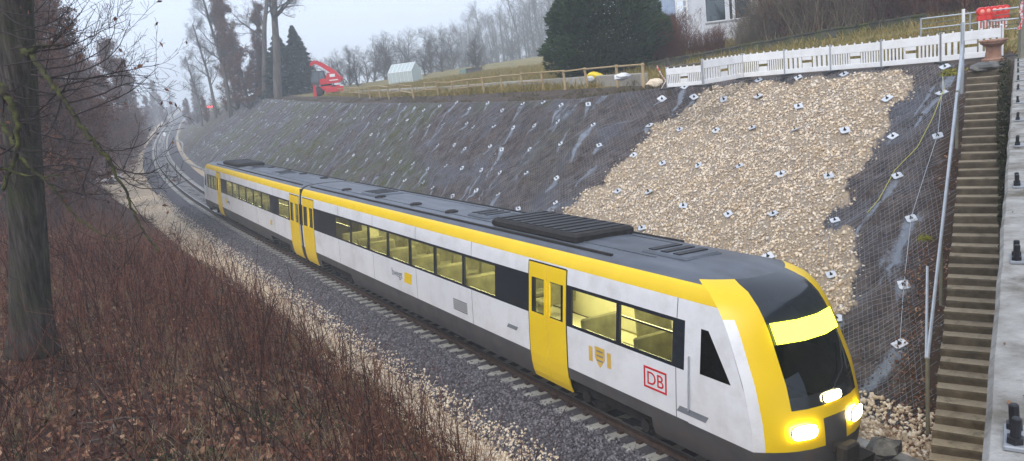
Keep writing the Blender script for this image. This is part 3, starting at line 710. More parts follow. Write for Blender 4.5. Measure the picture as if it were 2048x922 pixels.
def door_mesh(a, b, sgn, inset=.0):
    mb = MB(); zl = [.45, .6, .8, 1.05, 1.4, 2.0, 2.04]; zh = [2.86, 2.9, 3.1, 3.2]; o_ = .012
    def band(x0, x1, za, zb):
        y0, y1 = (YZ(za) + o_) * sgn, (YZ(zb) + o_) * sgn; t_ = -.035 * sgn
        mb.add([(-x1, y0, za), (-x0, y0, za), (-x0, y1, zb), (-x1, y1, zb), (-x1, y0 + t_, za), (-x0, y0 + t_, za), (-x0, y1 + t_, zb), (-x1, y1 + t_, zb)],
               [(0, 1, 2, 3), (7, 6, 5, 4), (0, 4, 5, 1), (1, 5, 6, 2), (2, 6, 7, 3), (3, 7, 4, 0)])
    for x0, x1 in ((a, (a + b) / 2 - .01), ((a + b) / 2 + .01, b)):                       # two leaves
        for za, zb in zip(zl[:-1], zl[1:]): band(x0, x1, za, zb)
        for za, zb in zip(zh[:-1], zh[1:]): band(x0, x1, za, zb)
        band(x0, x0 + .1, 2.04, 2.86); band(x1 - .1, x1, 2.04, 2.86)
    return mb
sb = MB(); sb.box(-.22, .24, -.5, .5, .38, .5, 0, None, .03); sb.box(-.3, -.2, -.5, .5, .42, 1.18, 0, Matrix.Rotation(-.12, 4, 'Y'), .03); sb.box(-.2, .15, -.42, -.36, 0, .4); sb.box(-.2, .15, .36, .42, 0, .4)
seat_me = sb.mesh('seat', m_seat)
def text_mesh(txt, size, mat, name):
    cu = bpy.data.curves.new(name, 'FONT'); cu.body = txt; cu.size = size; cu.extrude = .002; cu.align_x = 'CENTER'
    ob = bpy.data.objects.new(name, cu); COL.objects.link(ob); dg = bpy.context.evaluated_depsgraph_get()
    me = bpy.data.meshes.new_from_object(ob.evaluated_get(dg)); bpy.data.objects.remove(ob); me.materials.clear(); me.materials.append(mat); return me
train = thing('regional_train', 'two car white and yellow regional train with lit windows on the track', 'train', M=track_frame(32.45))
def side_M(d, z, sgn, off=.006):                          # frame lying flat on the car side, reading outwards
    y = (YZ(z) + off) * sgn; X = Vector((1 if sgn < 0 else -1, 0, 0)); Zn = Vector((0, sgn, 0)); Yv = Zn.cross(X)
    R = Matrix((X, Yv, Zn)).transposed().to_4x4(); return Matrix.Translation((-d, y, z)) @ R
def build_car(name, sa, sb_, flip, doors, panes, label, marks):
    # sa: s of the nose, sb_: s of the gangway end; car is straight between its pivots
    na = track_frame(sa).translation; nb_ = track_frame(sb_).translation
    ex = (na - nb_).normalized(); R0 = track_frame((sa + sb_) / 2).to_3x3()
    up = R0 @ Vector((0, 0, 1)); ey = up.cross(ex).normalized(); ez = ex.cross(ey)
    Mw = Matrix.Translation(na) @ Matrix((ex, ey, ez)).transposed().to_4x4()
    body = link(name, car_body(doors, panes, name), train, train.matrix_world.inverted() @ Mw); body['label'] = label
    for sgn in (1, -1):
        for (a, b) in panes:
            link('window', pane_mesh(a + .04, b - .04, sgn=sgn).mesh('window', m_glass), body)
        if flip is False and sgn: pass
        for (a, b) in panes[-1:] + panes[:1]:
            mb = MB(); z = 2.6; y = (YZ(z) - .03) * sgn; mb.box(-b + .04, -a - .04, y - .012, y + .012, z - .02, z + .02); link('window_bar', mb.mesh('window_bar', m_tk), body)
        for (a, b) in doors:
            link('door', door_mesh(a, b, sgn).mesh('door', m_ty), body)
            pm = pane_mesh(a + .11, (a + b) / 2 - .12, 2.05, 2.85, sgn, .0); link('door_window', pm.mesh('door_window', m_glass), body)
            pm = pane_mesh((a + b) / 2 + .12, b - .11, 2.05, 2.85, sgn, .0); link('door_window', pm.mesh('door_window', m_glass), body)
        # cab side window
        mb = MB(); mb.add([(x, (YZ(z) - .006) * sgn, z) for x, z in [(-1.72, 2.04), (-1.72, 2.84), (-1.55, 2.84), (-1.02, 2.04)]], [(0, 1, 2, 3)]); link('cab_side_window', mb.mesh('cab_side_window', m_wind), body)
        mb = MB(); mb.tube([(-1.95, (YZ(1.4) + .05) * sgn, 1.3), (-1.95, (YZ(2.6) + .06) * sgn, 2.3)], .016, 6); link('grab_handle', mb.mesh('grab_handle', m_galv), body)
    # windscreen
    mb = MB(); vs = [-.6, -.4, -.2, 0, .2, .4, .6]; zz = [1.9, 2.1, 2.3, 2.5, 2.6, 2.7]
    for i in range(5):
        for j in range(6): mb.add([nosept(vs[j], zz[i]), nosept(vs[j + 1], zz[i]), nosept(vs[j + 1], zz[i + 1]), nosept(vs[j], zz[i + 1])], [(0, 1, 2, 3)])
    link('windscreen', mb.smooth_mesh('windscreen', m_wind), body)
    mb = MB(); mb.tube([nosept(.02, 1.92, .05), nosept(.3, 2.15, .05), nosept(.46, 2.5, .05)], .012, 5); link('wiper', mb.mesh('wiper', m_black), body)
    # destination display above the windscreen, headlamps
    mb = MB()
    for v0, v1 in ((-.58, -.2), (-.2, .2), (.2, .58)):
        mb.add([nosept(v0, 2.71, .055), nosept(v1, 2.71, .055), nosept(v1, 3.03, .055), nosept(v0, 3.03, .055)], [(0, 1, 2, 3)])
    link('destination_display', mb.mesh('destination_display', m_dest if not flip else m_tk), body)
    for v, z, rw, rh in ((-.5, 1.36, .25, .13), (.44, 1.36, .25, .13), (0, 1.8, .25, .085)):
        p = nosept(v, z, .012); q = nosept(v + .02, z, .012) - nosept(v - .02, z, .012); q2 = nosept(v, z + .05, .012) - nosept(v, z - .05, .012); q.normalize(); q2.normalize()
        n_ = q.cross(q2).normalized(); R = Matrix((q, q2, n_)).transposed().to_4x4(); Mx = Matrix.Translation(p) @ R
        def oval(k, d): return [(rw * k * math.copysign(abs(math.cos(a_)) ** .6, math.cos(a_)), rh * k * math.copysign(abs(math.sin(a_)) ** .6, math.sin(a_)), d) for a_ in [2 * math.pi * i / 18 for i in range(18)]]
        mb = MB(); V_ = oval(1.0, .0) + oval(1.0, .02) + oval(.92, .022)
        mb.add(V_, [(a_, (a_ + 1) % 18, 18 + (a_ + 1) % 18, 18 + a_) for a_ in range(18)] + [(18 + a_, 18 + (a_ + 1) % 18, 36 + (a_ + 1) % 18, 36 + a_) for a_ in range(18)], 1); mb.add(oval(.92, .021), [tuple(range(18))], 0)
        link('headlamp', mb.mesh('headlamp', [m_head if not flip else m_red, m_black]), body, Mx)
    # coupler and snow plough
    mb = MB(); mb.box(-.9, .18, -.09, .09, .86, 1.02, 0, None, .02); mb.box(.1, .3, -.2, .2, .8, 1.1, 0, None, .04); mb.prism([(-.5, .18), (-.1, .18), (-.02, .5), (-.5, .5)], -1.1, 1.1); link('coupler', mb.mesh('coupler', m_tu), body)
    # underfloor boxes
    mb = MB()
    for a, b, z in ((7.6, 10.8, .42), (11.2, 14.4, .36), (14.9, 18.6, .45)): mb.box(-b, -a, -1.12, 1.12, z, 1.0, 0, None, .05)
    mb.box(-CL + .3, -2.2, -.9, .9, .72, .99); link('underfloor_equipment', mb.mesh('underfloor_equipment', m_tu), body)
    # roof units
    for (a, b, w_, h_) in marks['roof']:
        mb = MB(); mb.box(-b, -a, -w_, w_, 3.66, 3.68 + h_, 0, None, .06)
        for q in range(int((b - a) / .35)): mb.box(-b + .12 + q * .35, -b + .3 + q * .35, -w_ + .12, w_ - .12, 3.68 + h_, 3.7 + h_, 1)
        link('roof_unit', mb.mesh('roof_unit', [m_tu if h_ >= .15 else m_tg, m_black]), body)
    for d in marks['vents']:
        mb = MB(); mb.lathe([(.2, 0), (.2, .07), (.13, .1)], 10, 0, Matrix.Translation((-d, -.5, 3.67))); link('roof_vent', mb.mesh('roof_vent', m_tu), body)
    # seats
    sd_ = 9.2
    while sd_ < 20.6:
        for yy in (-.74, .74):
            link('seat', seat_me, body, Matrix.Translation((-sd_, yy, 1.05)) @ Matrix.Rotation(0 if int(sd_ * 10) % 2 else math.pi, 4, 'Z'))
        sd_ += .9
    for yy in (-.74, .74):
        for q in (3.2, 4.9): link('seat', seat_me, body, Matrix.Translation((-q, yy, 1.05)))
    # lettering and marks on both sides
    for sgn in (1, -1):
        for (txt, d, z, size, mat) in marks['text']: link('lettering', text_mesh(txt, size, mat, 'lettering'), body, side_M(d, z, sgn))
        for d, z, w_, h_, mat in marks['patch']:
            mb = MB(); mb.add([(-w_ / 2 - .04, -h_ / 2, 0), (w_ / 2 - .04, -h_ / 2, 0), (w_ / 2 + .04, h_ / 2, 0), (-w_ / 2 + .04, h_ / 2, 0)], [(0, 1, 2, 3)]); link('marking', mb.mesh('marking', mat), body, side_M(d, z, sgn, .004))
        for d, z in marks['frame']:                         # red framed company sign
            mb = MB()
            for x0, x1, y0, y1 in ((-.31, .31, .17, .21), (-.31, .31, -.21, -.17), (-.31, -.27, -.17, .17), (.27, .31, -.17, .17)): mb.box(x0, x1, y0, y1, 0, .003)
            link('sign_frame', mb.mesh('sign_frame', m_red), body, side_M(d, z, sgn, .003))
            link('sign_letters', text_mesh('DB', .36, m_red, 'sign_letters'), body, side_M(d, z - .125, sgn, .004))
        for d, z in marks['crest']:                         # gilt shield with bars
            mb = MB(); mb.add([(-.16, .2, 0), (-.16, -.05, 0), (0, -.24, 0), (.16, -.05, 0), (.16, .2, 0)], [(0, 1, 2, 3, 4)], 0)
            for q in range(3): mb.box(-.1, .1, .1 - q * .1, .13 - q * .1, .001, .004, 1)
            for q in (-.3, .3): mb.box(q - .06, q + .06, -.16, .16, 0, .002, 0)
            link('crest', mb.mesh('crest', [m_gold, m_tt]), body, side_M(d, z, sgn, .004))
        for d in marks['grille']:
            mb = MB()
            for q in range(6): mb.box(-.4, .4, -.16 + q * .055, -.135 + q * .055, 0, .006)
            link('grille', mb.mesh('grille', m_td), body, side_M(d, 1.42, sgn, .004))
    return body, Mw
W7 = [(8.62 + 1.742 * i + .06, 8.62 + 1.742 * (i + 1) - .06) for i in range(7)]
front, MwF = build_car('front_car', 7.3, 32.42, False, [(5.66, 7.11), (23.45, 24.95)], [(2.4, 3.88), (3.98, 5.48)] + W7,
    'front car with lit headlamps and glowing destination display',
    dict(roof=[(5.9, 9.6, .85, .2), (10.4, 11.6, .5, .1), (18.2, 19.9, .55, .09), (2.9, 4.2, .5, .08)], vents=[12.5, 15, 18, 21.5], text=[('bwegt', 14.9, 1.5, .34, m_tt)], patch=[(14.05, 1.58, .55, .34, m_ty), (7.9, 1.45, .45, .1, m_tt), (1.9, 1.25, .7, .12, m_tt)], frame=[(2.85, 1.6)], crest=[(4.5, 1.6)], grille=[10.6]))
W6 = [(8.7 + 1.85 * i + .06, 8.7 + 1.85 * (i + 1) - .06) for i in range(6)]
rear, MwR = build_car('rear_car', 57.8, 32.62, True, [(5.6, 7.0), (23.5, 25.0)], [(2.3, 3.25), (3.35, 4.35), (4.45, 5.4)] + W6 + [(21.35, 23.25)],
    'rear car with its cab at the far end',
    dict(roof=[(5.6, 10.2, .8, .22), (11.5, 12.6, .5, .1), (17, 18.6, .5, .09)], vents=[13, 16.5, 19.5, 23], text=[('bwegt', 9.2, 1.5, .3, m_tt)], patch=[(8.4, 1.58, .5, .3, m_ty), (19.8, 1.5, .35, .25, m_gold)], frame=[], crest=[], grille=[]))
# bellows between the cars
mb = MB(); 
p0 = MwF @ Vector((-CL, 0, 0)); p1 = MwR @ Vector((-CL, 0, 0)); Rm = MwF.to_3x3().to_4x4()
for q in range(5):
    k = q / 4; sc = 1.02 if q % 2 else .93; mb.box(-.03, .03, -1.25 * sc, 1.25 * sc, .7, 3.55 * (1 if q % 2 else .985), 0, Matrix.Translation(p0.lerp(p1, k)) @ Rm)
link('bellows', mb.mesh('bellows', m_black), train, train.matrix_world.inverted())
# bogies
wb = MB(); wb.lathe([(.42, -.07), (.42, -.05), (.385, -.045), (.385, .05), (.3, .06), (.12, .065), (.11, .13)], 24); wme = wb.mesh('wheel', m_wheel, True)
bb = MB()
for sy in (-1.0, 1.0):
    bb.box(-1.5, 1.5, sy - .09, sy + .09, .42, .66, 0, None, .03)
    for q in (-.95, .95): bb.lathe([(.13, -.13), (.13, .13)], 12, 0, Matrix.Translation((q, sy, .42)) @ Matrix.Rotation(math.pi / 2, 4, 'X'))
    for q in (-.35, .35): bb.lathe([(.11, .6), (.13, .72), (.11, .9)], 12, 0, Matrix.Translation((q, sy, 0)))
bb.box(-.3, .3, -.95, .95, .45, .7, 0, None, .04)
for q in (-.95, .95): bb.tube([(q, -.85, .42), (q, .85, .42)], .08, 10)
bme = bb.mesh('bogie', m_tu)
for Mw_, d in ((MwF, 4.4), (MwF, 21.1), (MwR, 4.4), (MwR, 21.1)):
    b_ = link('bogie', bme, train, train.matrix_world.inverted() @ Mw_ @ Matrix.Translation((-d, 0, 0)))
    for q in (-.95, .95):
        for sy in (-1, 1): link('wheel', wme, b_, Matrix.Translation((q, sy * .75, .42)) @ Matrix.Rotation(-sy * math.pi / 2, 4, 'X'))

# ================================================================== BRIDGE EDGE, STAIRS, BARRIERS, FENCES
m_slab = M_('bridge_cap_concrete', [(.2, .185, .165), (.3, .29, .27), (.42, .41, .39)], 4.5, .92, .7, 40, dirt=((.1, .085, .06), 2.4, .85), pos=[.05, .45, .9])
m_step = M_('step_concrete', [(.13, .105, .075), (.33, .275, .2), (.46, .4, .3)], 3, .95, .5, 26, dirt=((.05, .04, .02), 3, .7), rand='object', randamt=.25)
m_riser = M_('riser_dirt_and_shade', [(.04, .032, .022), (.09, .072, .05), (.15, .12, .085)], 4, .95, .5, 26, rand='object', randamt=.2)  # dirty risers, darkened to paint in the shade that soft light leaves out
m_wood = M_('fence_wood', [(.26, .18, .09), (.42, .31, .17), (.5, .39, .24)], 5, .85, .4, 30, rand='object', randamt=.5)
m_wood2 = M_('dark_fence_wood', [(.07, .06, .05), (.13, .11, .09)], 5, .85, .4, 30, rand='object')
m_pipe = M_('galvanised_pipe', [(.36, .39, .43), (.5, .53, .57)], 4, .4, metal=.5)
m_post = M_('dull_pipe', [(.16, .15, .11), (.24, .23, .18)], 4, .6, metal=.2)
PHI = .5975; bd = Vector((math.sin(PHI), math.cos(PHI), 0)); bl = Vector((-math.cos(PHI), math.sin(PHI), 0)); CAPZ = 6.26
MB_ = Matrix.Translation((0.0175, 0, 0)) @ Matrix((bd, -bl, Vector((0, 0, 1)))).transposed().to_4x4()     # x along the bridge edge, y to the right, z up
bridge = thing('road_bridge', 'weathered concrete bridge edge with row of bolted railing base plates', 'bridge', M=MB_)
mb = MB()
# edge cap with a slightly ragged left arris
n = 90; xs_ = np.linspace(-9, 26.4, n); V = []
for i, x in enumerate(xs_):
    j = .012 * (RND.random() - .5); V += [(x, -.07 + j, CAPZ - .3), (x, -.085 + j, CAPZ - .03), (x, -.065 + j, CAPZ + .004 * RND.random()), (x, .25, CAPZ + .006), (x, .75, CAPZ), (x, .75, CAPZ - .3)]
Fc = [tuple(range(6))[::-1], tuple(range((n - 1) * 6, n * 6))]
for i in range(n - 1):
    for k in range(6): Fc.append((i * 6 + k, i * 6 + (k + 1) % 6, i * 6 + 6 + (k + 1) % 6, i * 6 + 6 + k))
mb.add(V, Fc); link('edge_cap', mb.mesh('edge_cap', m_slab), bridge)
mb = MB(); mb.box(-9, 26.4, -.02, 7.5, CAPZ - 1.0, CAPZ - .302); link('deck', mb.mesh('deck', m_conc), bridge)
mb = MB(); mb.box(11.9, 26.4, .02, 7.4, -1.5, CAPZ - 1.0); link('abutment', mb.mesh('abutment', m_conc), bridge)
mb = MB(); mb.box(-9, -2.5, .02, 7.4, -1.5, CAPZ - 1.0); link('abutment', mb.mesh('abutment', m_conc), bridge)
bp = MB(); bp.box(-.085, .085, -.05, .13, 0, .018, 0, None, .004); bpm = bp.mesh('base_plate', M_('dull_zinc', [(.2, .21, .23), (.34, .36, .39)], 6, .6, metal=.3))
bo = MB(); bo.lathe([(.026, .018), (.026, .038)], 6); bo.lathe([(.015, .038), (.015, .1), (.011, .104)], 8); bom = bo.mesh('bolt', m_black)
for k in range(12):
    x = 2.7 + 2.174 * k
    b_ = link('base_plate', bpm, bridge, Matrix.Translation((x, .02, CAPZ + .004)))
    for sx in (-.05, .05): link('bolt', bom, b_, Matrix.Translation((sx, -.02, 0)) @ Matrix.Rotation(RND.uniform(-.05, .05), 4, 'X'))
# leftover twigs and leaves on the cap
m_deadleaf = M_('dead_leaf', [(.05, .022, .012), (.13, .06, .03), (.22, .12, .06)], 8, .9, rand='island', randamt=.8)
g = np.random.default_rng(5); n = 130
pl = np.stack([g.uniform(2, 20, n) ** 1.0, g.uniform(-.05, .6, n), np.full(n, CAPZ + .014)], -1)
V, Fq = leafquads(pl, .02, g, .6, np.array([0, 0, .0]), 1); V[:, 2] = CAPZ + .012 + (V[:, 2] - CAPZ - .012) * .35
tag(link('fallen_leaves', mesh_np('fallen_leaves', np.array([tuple(MB_ @ Vector(v)) for v in V]), [Fq], [m_deadleaf])), 'few brown leaves scattered on the concrete bridge edge', 'leaves', kind='stuff')

# the dark end post of the railing that still stands, with a scrap of warning tape
p = MB_ @ Vector((26.0, .08, CAPZ)); mb = MB(); mb.box(-.07, .07, -.07, .07, 0, 3.4, 0, None, .01); mb.box(-.13, .13, -.13, .13, 0, .03)
t_ = thing('steel_post', 'dark steel post at the far end of the bridge edge', 'post', p); link('post', mb.mesh('post', m_post), t_)
m_tape = M_('warning_tape', [(.7, .7, .7), (.7, .7, .7), (.55, .04, .04), (.55, .04, .04)], 14, .6)
mb = MB(); q = p + Vector((-.12, -.1, 1.55)); mb.add([q + Vector((dx, 0, -z)) for z, dx in ((0, 0), (.25, -.05), (.5, .02), (.75, -.1))] + [q + Vector((dx + .09, .02, -z)) for z, dx in ((0, 0), (.25, -.03), (.5, .0), (.75, -.06))], [(0, 1, 5, 4), (1, 2, 6, 5), (2, 3, 7, 6)])
tag(link('warning_tape', mb.mesh('warning_tape', m_tape)), 'red and white warning tape hanging on the dark post', 'tape')

# ------------------------------------------------------------------ stairs
stairs = thing('concrete_staircase', 'long worn concrete staircase climbing the slope beside the bridge', 'staircase', ST0)
NS = 38; rise = (6.2 - .35) / NS; run_ = st_len / NS; wst = .44
Rst = Matrix((Vector((st_d[0], st_d[1], 0)), Vector((st_n[0], st_n[1], 0)), Vector((0, 0, 1)))).transposed().to_4x4()
stm = []
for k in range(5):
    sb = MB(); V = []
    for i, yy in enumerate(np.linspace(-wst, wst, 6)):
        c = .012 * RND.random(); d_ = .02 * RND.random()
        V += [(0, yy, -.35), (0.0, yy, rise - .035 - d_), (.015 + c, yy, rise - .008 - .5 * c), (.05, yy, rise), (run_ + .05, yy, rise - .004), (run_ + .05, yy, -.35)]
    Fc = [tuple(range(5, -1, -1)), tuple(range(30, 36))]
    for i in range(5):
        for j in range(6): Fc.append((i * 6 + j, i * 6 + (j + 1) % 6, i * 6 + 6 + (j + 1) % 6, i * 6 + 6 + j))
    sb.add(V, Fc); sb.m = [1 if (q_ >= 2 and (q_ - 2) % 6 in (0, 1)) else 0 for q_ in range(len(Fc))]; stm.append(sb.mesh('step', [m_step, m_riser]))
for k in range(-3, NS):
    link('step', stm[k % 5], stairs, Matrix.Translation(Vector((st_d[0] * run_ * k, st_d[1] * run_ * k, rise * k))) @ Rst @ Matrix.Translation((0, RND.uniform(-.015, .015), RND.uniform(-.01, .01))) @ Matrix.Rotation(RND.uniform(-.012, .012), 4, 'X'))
mb = MB(); mb.box(-1.2, st_len, -wst - .22, -wst + .002, -.9, -.2, 0, Rst @ Matrix.Rotation(-math.atan2(rise, run_), 4, 'Y') @ Matrix.Translation((0, 0, .18)))
# moss and bramble tufts creeping over the right-hand side of the upper steps
def stair_pt(k, side, dz=0.0): return Vector(ST0) + Vector((st_d[0] * run_ * k + st_n[0] * side, st_d[1] * run_ * k + st_n[1] * side, rise * k + dz))
# handrail: lower pipe pair and the long upper pipes with posts
rail_ = thing('stair_handrail', 'galvanised pipe handrail with posts along the left of the stairs', 'handrail', stair_pt(0, wst + .12))
inv = Matrix.Translation(stair_pt(0, wst + .12)).inverted()
def rp(k, h, side=wst + .12): return inv @ stair_pt(k, side, h)
for (k0, k1) in ((3, 13.5), (12.8, 29.6), (29.2, 36.4)):
    mb = MB(); mb.tube([rp(k0, .95), rp((k0 + k1) / 2, .96), rp(k1, .95)], .032, 8); link('pipe', mb.mesh('pipe', m_pipe), rail_)
mb = MB(); mb.tube([rp(3, .95, wst + .14), rp(10.5, .93, wst + .3)], .026, 8); link('pipe', mb.mesh('pipe', m_pipe), rail_)
mb = MB(); mb.tube([rp(13, .55, wst + .15), rp(36.4, .56, wst + .13)], .028, 8); link('pipe', mb.mesh('pipe', m_pipe), rail_)
for k, h0, h1 in ((3, -.5, .95), (13.2, -.5, .95), (29.5, -.4, 1.0), (36.4, -.3, 1.5)):
    mb = MB(); mb.tube([rp(k, h0), rp(k, h1)], .036 if k < 36 else .045, 8); link('post', mb.mesh('post', m_post if k < 36 else m_pipe), rail_)

# ------------------------------------------------------------------ white barrier panels
def barrier_geo(L, Hh, style):
    """parts of one barrier, x along it from 0, z up; returns list of (name, MB)"""
    parts = []; b = MB(); b.box(0, L, -.025, .025, Hh * .68, Hh, 0, None, .008); parts.append(('top_board', b))
    b = MB(); b.box(0, L, -.025, .025, .04, Hh * .24, 0, None, .008); parts.append(('bottom_board', b))
    b = MB(); k = 0
    while .06 + k * .26 < L - .05: b.box(.05 + k * .26, .095 + k * .26, -.02, .02, Hh, Hh + .05); k += 1
    parts.append(('top_pegs', b))
    z0, z1 = Hh * .24, Hh * .68
    n = {0: 15, 1: 19, 2: 9}[style]; w_ = L / (2 * n + 1)
    solid0, solid1 = (.40 * L, .60 * L)
    for i in range(n + 1):
        x = i * 2 * w_
        if solid0 < x < solid1: continue
        b = MB(); b.box(x + (0 if i else 0), min(x + w_ * (1.2 if style == 2 else 1.0), L), -.018, .018, z0 - .002, z1 + .002); parts.append(('slat', b))
    b = MB(); b.box(solid0, solid1, -.018, .018, z0 - .002, z0 + (z1 - z0) * .45); b.box(solid0, solid1, -.018, .018, z0 + (z1 - z0) * .7, z1 + .002); parts.append(('centre_board', b))
    for x in (-.012, L - .012):
        b = MB(); b.box(x, x + .024, -.035, .035, 0, Hh + .07, 0); parts.append(('end_post', b))
    b = MB(); b.box(.0 - .12, .12, -.4, .4, -.03, .03, 0, None, .01); parts.append(('foot', b))
    return parts
m_dgrey = M_('recycled_rubber', [(.03, .03, .032), (.06, .06, .06)], 5, .85, .3)
m_bpost = M_('barrier_post', [(.3, .31, .33), (.42, .43, .45)], 4, .5)
bpx = [(1335, 177), (1407, 171), (1487, 157), (1571, 150), (1663, 143), (1764, 135.5), (1882, 125.5), (2004, 113)]
bz = 6.24
bpts = [Vector(onz(x, y, bz)) for x, y in bpx]
blabels = ['low white barrier panel beside the dark wooden post, half behind its rail', 'white slotted barrier panel behind the dark wooden fence rail end', 'white barrier panel with narrow slots, second along from the wooden rail',
           'white barrier panel with few wide slots above the gravel patch', 'white barrier panel with many narrow slots above the gravel patch', 'white barrier panel with the clump of yellow moss at its foot', 'white barrier panel with wide slots behind the brown pedestal']
for i in range(7):
    a, b_ = bpts[i], bpts[i + 1]; d = b_ - a; L = Vector((d.x, d.y)).length; ang = math.atan2(d.y, d.x)
    hh = [.72, .88, .88, .86, .84, .86, .88][i]
    t_ = thing('barrier_panel', blabels[i], 'barrier', a, ang, 'white barrier panels along the slope edge')
    shear = d.z / max(L, .01)
    for nm, bm in barrier_geo(L - .03, hh, [1, 0, 1, 2, 1, 0, 2][i]):
        bm.v = [(x, y, z + x * shear) for x, y, z in bm.v]
        link(nm, bm.mesh(nm, m_dgrey if nm == 'foot' else m_bpost if nm == 'end_post' else m_white), t_)
# corner panel with red slots turning away, second barrier with red lamps, railing, white signpost
m_rw = M_('red_foil', [(.45, .06, .05), (.6, .1, .08)], 4, .5)
a = Vector(onz(2004, 113, bz)); ang = math.radians(58)
t_ = thing('barrier_panel', 'narrow white barrier panel with red stripes turning away at the corner', 'barrier', a, ang, 'white barrier panels along the slope edge')
for nm, bm in barrier_geo(1.5, .9, 0): link(nm, bm.mesh(nm, m_dgrey if nm == 'foot' else m_rw if nm == 'slat' else m_white), t_)
c = base(1978, 30.0); a = Vector(ony(1957, 72, 29.5)) - Vector((0, 0, .45))
t_ = thing('striped_barrier', 'red and white striped barrier carrying five red warning lamps', 'barrier', a, math.radians(28))
b = MB(); b.box(0, 1.9, -.02, .02, .45, 1.0, 0, None, .01); link('board', b.mesh('board', m_white), t_)
b = MB()
for k in range(9): b.box(.06 + k * .2, .15 + k * .2, -.024, -.0205, .48, .97)
link('red_stripes', b.mesh('red_stripes', m_rw), t_)
for x in (.1, 1.8):
    b = MB(); b.box(x - .03, x + .03, -.03, .03, -.7, .45); link('leg', b.mesh('leg', m_bpost), t_)
m_lamp = M_('warning_lamp_red', [(.62, .015, .012), (.75, .03, .02)], 3, .3, spec=.6); m_lens = M_('lamp_lens', [(.85, .25, .2), (.9, .4, .32)], 3, .2)
lb = MB(); lb.box(-.13, .13, -.09, .09, 0, .2, 0, None, .02); lb.lathe([(.15, -.1), (.165, -.06), (.165, .06), (.15, .1)], 14, 0, Matrix.Translation((0, 0, .34)) @ Matrix.Rotation(math.pi / 2, 4, 'X'))
lbm = lb.mesh('housing', m_lamp); ll = MB(); ll.lathe([(.08, 0), (.06, .02), (.02, .03)], 12, 0, Matrix.Translation((0, -.1, .34)) @ Matrix.Rotation(math.pi / 2, 4, 'X')); llm = ll.mesh('lens', m_lens)
for k in range(5):
    q = Matrix.Translation(a) @ Matrix.Rotation(math.radians(28), 4, 'Z') @ Vector((.15 + .4 * k, 0, 1.0))
    l_ = thing('warning_lamp', 'red warning lamp in the row on the striped barrier', 'lamp', q, math.radians(28 - 35), 'red warning lamps on the striped barrier'); link('housing', lbm, l_); link('lens', llm, l_)
# pipe railing behind
r0 = ony(1842, 38, 31.5) - np.array([0, 0, 1.47]); r1 = ony(2046, 31, 29.0) - np.array([0, 0, 1.47]); d = Vector(r1 - r0); ang = math.atan2(d.y, d.x); L = d.length
t_ = thing('pipe_railing', 'grey tubular railing standing behind the white barriers', 'railing', r0, ang)
for z in (1.12, .72, .36):
    b = MB(); b.tube([(0, 0, z + .35), (L, 0, z + .35)], .03, 8); link('pipe', b.mesh('pipe', m_pipe), t_)
for z in (.92, .54):
    b = MB(); b.tube([(0, .25, z + .35), (L, .25, z + .35)], .022, 6); link('pipe', b.mesh('pipe', m_post), t_)
for x in (0, L * .5, L):
    b = MB(); b.tube([(x, 0, -.5), (x, 0, 1.49)], .035, 8); link('post', b.mesh('post', m_pipe), t_)
c = ony(1927, 18, 29.3) - np.array([0, 0, 2.05])
t_ = thing('signpost', 'white post with two crossed blank boards in front of the railing', 'sign', c)
b = MB(); b.box(-.05, .05, -.03, .03, -.6, 2.05, 0, None, .008); link('post', b.mesh('post', m_white), t_)
b = MB(); b.box(-.55, .45, -.06, -.032, 1.02, 1.22, 0, None, .006); link('board', b.mesh('board', m_conc), t_)
b = MB(); b.box(-.32, .3, -.07, -.04, .7, .95, 0, None, .006); link('board', b.mesh('board', m_bpost), t_)
# brown pedestal at the stair head, boulder and slab beside it
m_ped = M_('pedestal_brick_brown', [(.2, .1, .065), (.3, .165, .11), (.36, .22, .16)], 5, .85, .4, 26)
c = onz(1986, 122, 6.2)
t_ = thing('cable_drum', 'reddish brown waisted drum standing at the head of the stairs', 'drum', c)
b = MB(); b.lathe([(.3, 0), (.31, .06), (.22, .1), (.19, .3), (.2, .42), (.3, .5), (.34, .52), (.34, .57)], 18); link('barrel', b.mesh('barrel', m_ped, False), t_)
b = MB(); b.lathe([(.37, .57), (.38, .6), (.36, .63)], 18); link('flange', b.mesh('flange', m_ped), t_)
def rock(name, label, p, r, mat, seed, sq=(1, 1, .7), cat='stone'):
    g_ = np.random.default_rng(seed); b = MB(); k = 10; V = []; Fc = []
    for i in range(7):
        th = math.pi * i / 6
        for j in range(k):
            a_ = 2 * math.pi * j / k; q = r * (.8 + .4 * g_.random()); V.append((q * sq[0] * math.sin(th) * math.cos(a_), q * sq[1] * math.sin(th) * math.sin(a_), q * sq[2] * math.cos(th)))
    for i in range(6):
        for j in range(k): Fc.append((i * k + j, (i + 1) * k + j, (i + 1) * k + (j + 1) % k, i * k + (j + 1) % k))
    b.add(V, Fc); o_ = link(name, b.mesh(name, mat)); o_.location = tuple(float(x) for x in p); return tag(o_, label, cat)
m_dstone = M_('dark_stone', [(.05, .05, .048), (.12, .12, .115), (.2, .19, .18)], 5, .9, .5, 24)
rock('stone_slab', 'dark flat stone slab lying at the head of the stairs', Vector(stair_pt(NS - .2, .0, .1)), .42, m_dstone, 3, (1.1, .7, .3))
rock('boulder', 'pale boulder lying beside the dark fence post', onz(1310, 167, 6.3), .3, m_gstone, 4, (1.2, .8, .65))
rock('toe_block', 'mossy concrete block lying at the foot of the stairs', Vector(stair_pt(-.2, wst + .75, .0)), .28, m_dstone, 8, (1.2, .9, .7))
m_moss = M_('moss', [(.09, .1, .015), (.2, .19, .03), (.3, .26, .06)], 12, .95, rand='island')
